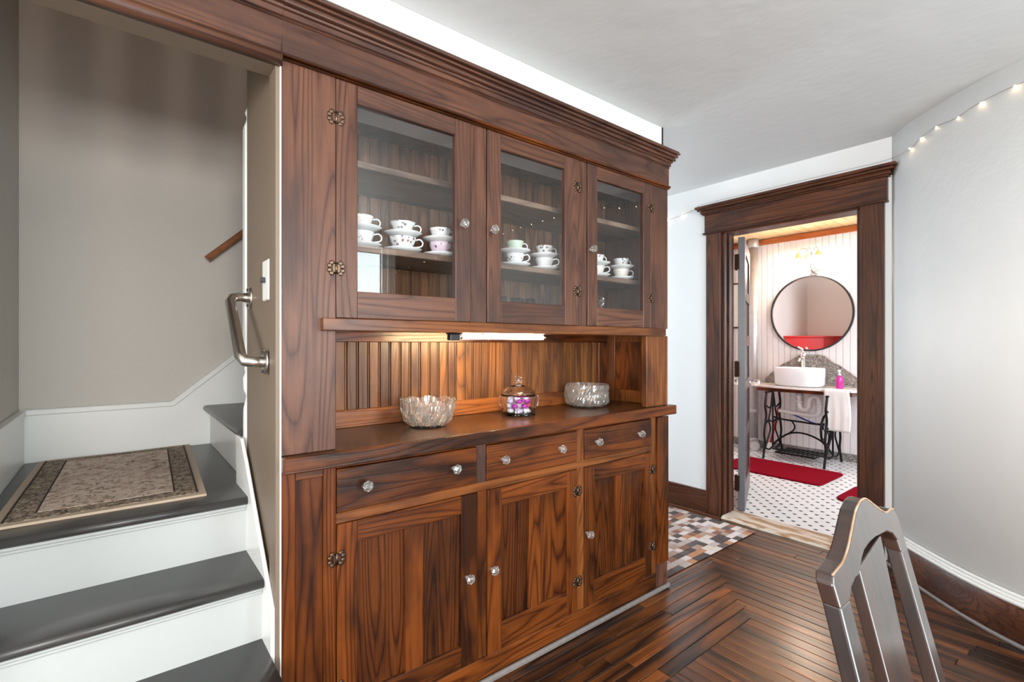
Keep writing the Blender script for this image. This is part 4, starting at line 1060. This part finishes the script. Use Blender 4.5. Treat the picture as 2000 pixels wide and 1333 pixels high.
# hand towel over the front edge of the top
tv = MB()
def tfun(u, v_):
    y_ = 1.835 - .215 * u
    L_ = v_ * .52
    if L_ < .10: x_, z_ = 5.52 - L_, .772
    elif L_ < .13: t = (L_ - .10) / .03; x_, z_ = 5.42 - .018 * math.sin(t * 1.57), .772 - .012 * (1 - math.cos(t * 1.57))
    else: x_, z_ = 5.402, .76 - (L_ - .13)
    wv_ = .006 * math.sin(u * 9 + 1) * min(1, max(0, (L_ - .12) * 4))
    return (x_ - abs(wv_), y_ + .010 * math.sin(z_ * 9), z_)
tv.grid(tfun, 14, 26)
o = obj('hand_towel', tv, M['towel'], None, (5.42, 1.73, .77)); tag(o, 'white hand towel folded over the front edge of the marble top', 'towel')
sm = o.modifiers.new('thick', 'SOLIDIFY'); sm.thickness = .012; sm.offset = 1
# plumbing under the basin
pt = thing('drain_trap', (5.62, 2.13, .5), 'white plastic drain trap under the washstand', 'pipe')
obj('tailpiece', MB().tube([(5.60, 2.135, .702), (5.60, 2.135, .58)], .020, 12).tube([(5.60, 2.135, .66), (5.60, 2.135, .675)], .03, 12), M['pipe'], pt)
obj('bend', MB().tube(smooth_path([(5.60, 2.135, .60), (5.60, 2.125, .545), (5.60, 2.09, .525), (5.60, 2.05, .545), (5.60, 2.04, .60), (5.61, 2.03, .65), (5.63, 2.00, .668), (5.65, 1.975, .64), (5.65, 1.97, .55), (5.65, 1.98, .49), (5.65, 2.03, .465), (5.65, 2.15, .47), (5.65, 2.36, .485)], 4), .021, 12), M['pipe'], pt)
obj('nut', MB().tube([(5.65, 1.97, .56), (5.65, 1.97, .585)], .03, 12).tube([(5.60, 2.135, .598), (5.60, 2.135, .62)], .03, 12), M['pipe'], pt)
hs = obj('supply_hose', MB().tube(smooth_path([(5.80, 1.92, .42), (5.78, 1.93, .36), (5.76, 2.05, .37), (5.76, 2.2, .42), (5.76, 2.34, .47)], 4), .008, 8), M['hose_blue'], None, (5.78, 2.1, .4)); tag(hs, 'blue flexible supply hose running behind the treadle frame', 'hose')
# vent pipe
vp = thing('vent_pipe', (5.76, 2.69, 0), 'tall galvanised flue pipe standing in the bathroom corner', 'pipe')
obj('tube', MB().lathe([(.052, .12), (.052, 2.36)], (5.76, 2.69, 0), 28), M['galv'], vp)
obj('collar', MB().lathe([(.056, 2.33), (.060, 2.34), (.060, 2.37), (.056, 2.425)], (5.76, 2.69, 0), 28), M['galv'], vp)
obj('collar', MB().lathe([(.052, .42), (.058, .425), (.058, .46), (.052, .465)], (5.76, 2.69, 0), 28), M['galv'], vp)
obj('elbow', MB().tube(smooth_path([(5.76, 2.69, .20), (5.76, 2.69, .12), (5.73, 2.67, .07), (5.66, 2.63, .062), (5.60, 2.60, .062)], 4), .052, 20), M['galv'], vp)
ex = thing('plunger', (5.72, 2.50, 0), 'toilet plunger with red handle leaning beside the treadle frame', 'plunger')
obj('handle', MB().tube([(5.70, 2.47, .10), (5.79, 2.42, .50)], .012, 10), M['redpaint'], ex, label='red handle')
obj('cup', MB().lathe([(.062, .007), (.060, .03), (.045, .08), (.018, .11), (0, .115)], (5.70, 2.475, 0), 20), M['plastic'], ex, label='pale pink-white rubber cup')
# bath mats
def mat_slab(name, x0, x1, y0, y1, label, r=.06):
    pts = []
    for cx, cy, a0 in ((x1 - r, y1 - r, 0), (x0 + r, y1 - r, 90), (x0 + r, y0 + r, 180), (x1 - r, y0 + r, 270)):
        for i in range(6):
            a = R(a0 + i * 18); pts.append((cx + r * math.cos(a), cy + r * math.sin(a)))
    o = obj(name, MB().prism(pts, .0065, .022, 'z'), M['redmat'], None, ((x0 + x1) / 2, (y0 + y1) / 2, .0065), bev=.006, seg=2)
    tag(o, label, 'bath mat'); return o
mat_slab('bath_mat', 4.63, 5.22, 1.60, 2.52, 'red plush bath mat in front of the treadle washstand')
mat_slab('bath_mat', 4.32, 4.88, .70, 1.405, 'red plush bath mat half hidden behind the right door casing', .09)
# red cupboard seen only in the mirror
rc = thing('red_cupboard', (3.75, 2.78, 0), 'glossy red corner cupboard reflected in the round mirror', 'cupboard')
m = MB().prism([(3.475, 3.01), (3.475, 2.45), (3.98, 2.62), (4.30, 3.01)], .01, 1.30, 'z')
obj('body', m, M['redpaint'], rc, bev=.004)
obj('top', MB().prism([(3.475, 3.012), (3.475, 2.43), (4.0, 2.60), (4.33, 3.012)], 1.30, 1.325, 'z'), M['redpaint'], rc, bev=.003)
# small framed picture on the back wall by the door
pf = thing('framed_picture', (5.855, 2.945, 1.68), 'narrow framed picture in the gap beside the open door', 'picture')
obj('frame', MB().box(5.842, 5.857, 2.895, 2.99, 1.40, 1.42).box(5.842, 5.857, 2.895, 2.99, 1.93, 1.95).box(5.842, 5.857, 2.895, 2.91, 1.42, 1.93).box(5.842, 5.857, 2.975, 2.99, 1.42, 1.93), W['casz'], pf)
obj('print', bx(5.848, 5.857, 2.91, 2.975, 1.42, 1.93), M['plateg'], pf)

# ------------------------------------------------------------------ chair
ch = thing('dining_chair', (.95, .05, 0), 'dark wooden dining chair with curved crest and worn edges, at the lower right', 'chair')
CX = .955; K = .27
def lean(mb):
    out = []
    for x, y, z in mb.v:
        dz = z - .9
        out.append((x + (.07 * dz if z > .45 else .07 * -.45), y + (K * dz if z > .45 else K * -.45 + (0.10 * (.45 - z))* 1.0), z))
    mb.v = out; return mb
YF = .258  # front face of the back at z = .9
TH = .024
def cpart(name, mb, mat, bev=.003, **k): return obj(name, lean(mb), mat, ch, bev=bev, seg=2, **k)
topL = [(.785, .850), (.781, .882), (.788, .892), (.803, .894), (.830, .897), (.852, .904), (.871, .913), (.905, .933), (.930, .947), (.955, .955), (.975, .957), (.992, .954), (1.019, .940), (1.043, .927), (1.060, .920), (1.075, .918), (1.092, .919), (1.108, .916), (1.118, .902), (1.120, .850)]
under = [(1.083, .850), (1.080, .870), (1.066, .884), (1.040, .893), (1.012, .895), (.985, .897), (.955, .896), (.925, .892), (.905, .884), (.890, .874), (.878, .868), (.862, .868), (.840, .862), (.824, .850)]
cpart('crest_rail', MB().prism(topL + under, YF, YF + TH, 'y'), W['chair'], .003)
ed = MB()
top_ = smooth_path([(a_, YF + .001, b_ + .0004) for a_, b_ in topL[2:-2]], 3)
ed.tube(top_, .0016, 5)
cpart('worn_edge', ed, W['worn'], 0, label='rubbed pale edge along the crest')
for s in (-1, 1):
    xa, xb2 = (.785, .824) if s < 0 else (1.083, 1.120)
    m = MB()
    m.prism([(xa, .45), (xb2, .45), (xb2, .852), (xa, .852)], YF, YF + TH, 'y')
    cpart('back_post', m, W['chair'])
    m = MB().prism([(xa, .0), (xb2, .0), (xb2, .45), (xa, .45)], YF, YF + TH, 'y')
    cpart('leg', m, W['chair'])
cpart('splat', MB().prism([(.886, .875), (1.013, .893), (.985, .75), (.975, .52), (.885, .52), (.886, .75)], YF + .0015, YF + TH - .004, 'y'), W['chair'], .002)
cpart('lower_rail', bx(.824, 1.083, YF + .002, YF + TH - .002, .485, .525), W['chair'])
ys = YF + K * -.45
sx = -.0315
cpart2 = lambda name, mb, mat, **k: obj(name, mb, mat, ch, bev=.006, seg=2, **k)
cpart2('seat', MB().prism([(CX + sx - .19, ys - .02), (CX + sx + .19, ys - .02), (CX + sx + .215, ys - .40), (CX + sx - .215, ys - .40)], .430, .458, 'z'), W['chair'])
cpart2('apron', MB().box(CX + sx - .18, CX + sx + .18, ys - .385, ys - .365, .375, .43).box(CX + sx - .19, CX + sx - .17, ys - .365, ys - .02, .375, .43).box(CX + sx + .17, CX + sx + .19, ys - .365, ys - .02, .375, .43), W['chair'])
for s in (-1, 1): cpart2('leg', bx(CX + sx + s * .19 - .018, CX + sx + s * .19 + .018, ys - .395, ys - .36, 0, .43), W['chair'])
for s in (-1, 1): cpart2('stretcher', bx(CX + sx + s * .175 - .009, CX + sx + s * .175 + .009, ys - .365, ys + .03, .15, .175), W['chair'])
bpy.context.view_layer.update()
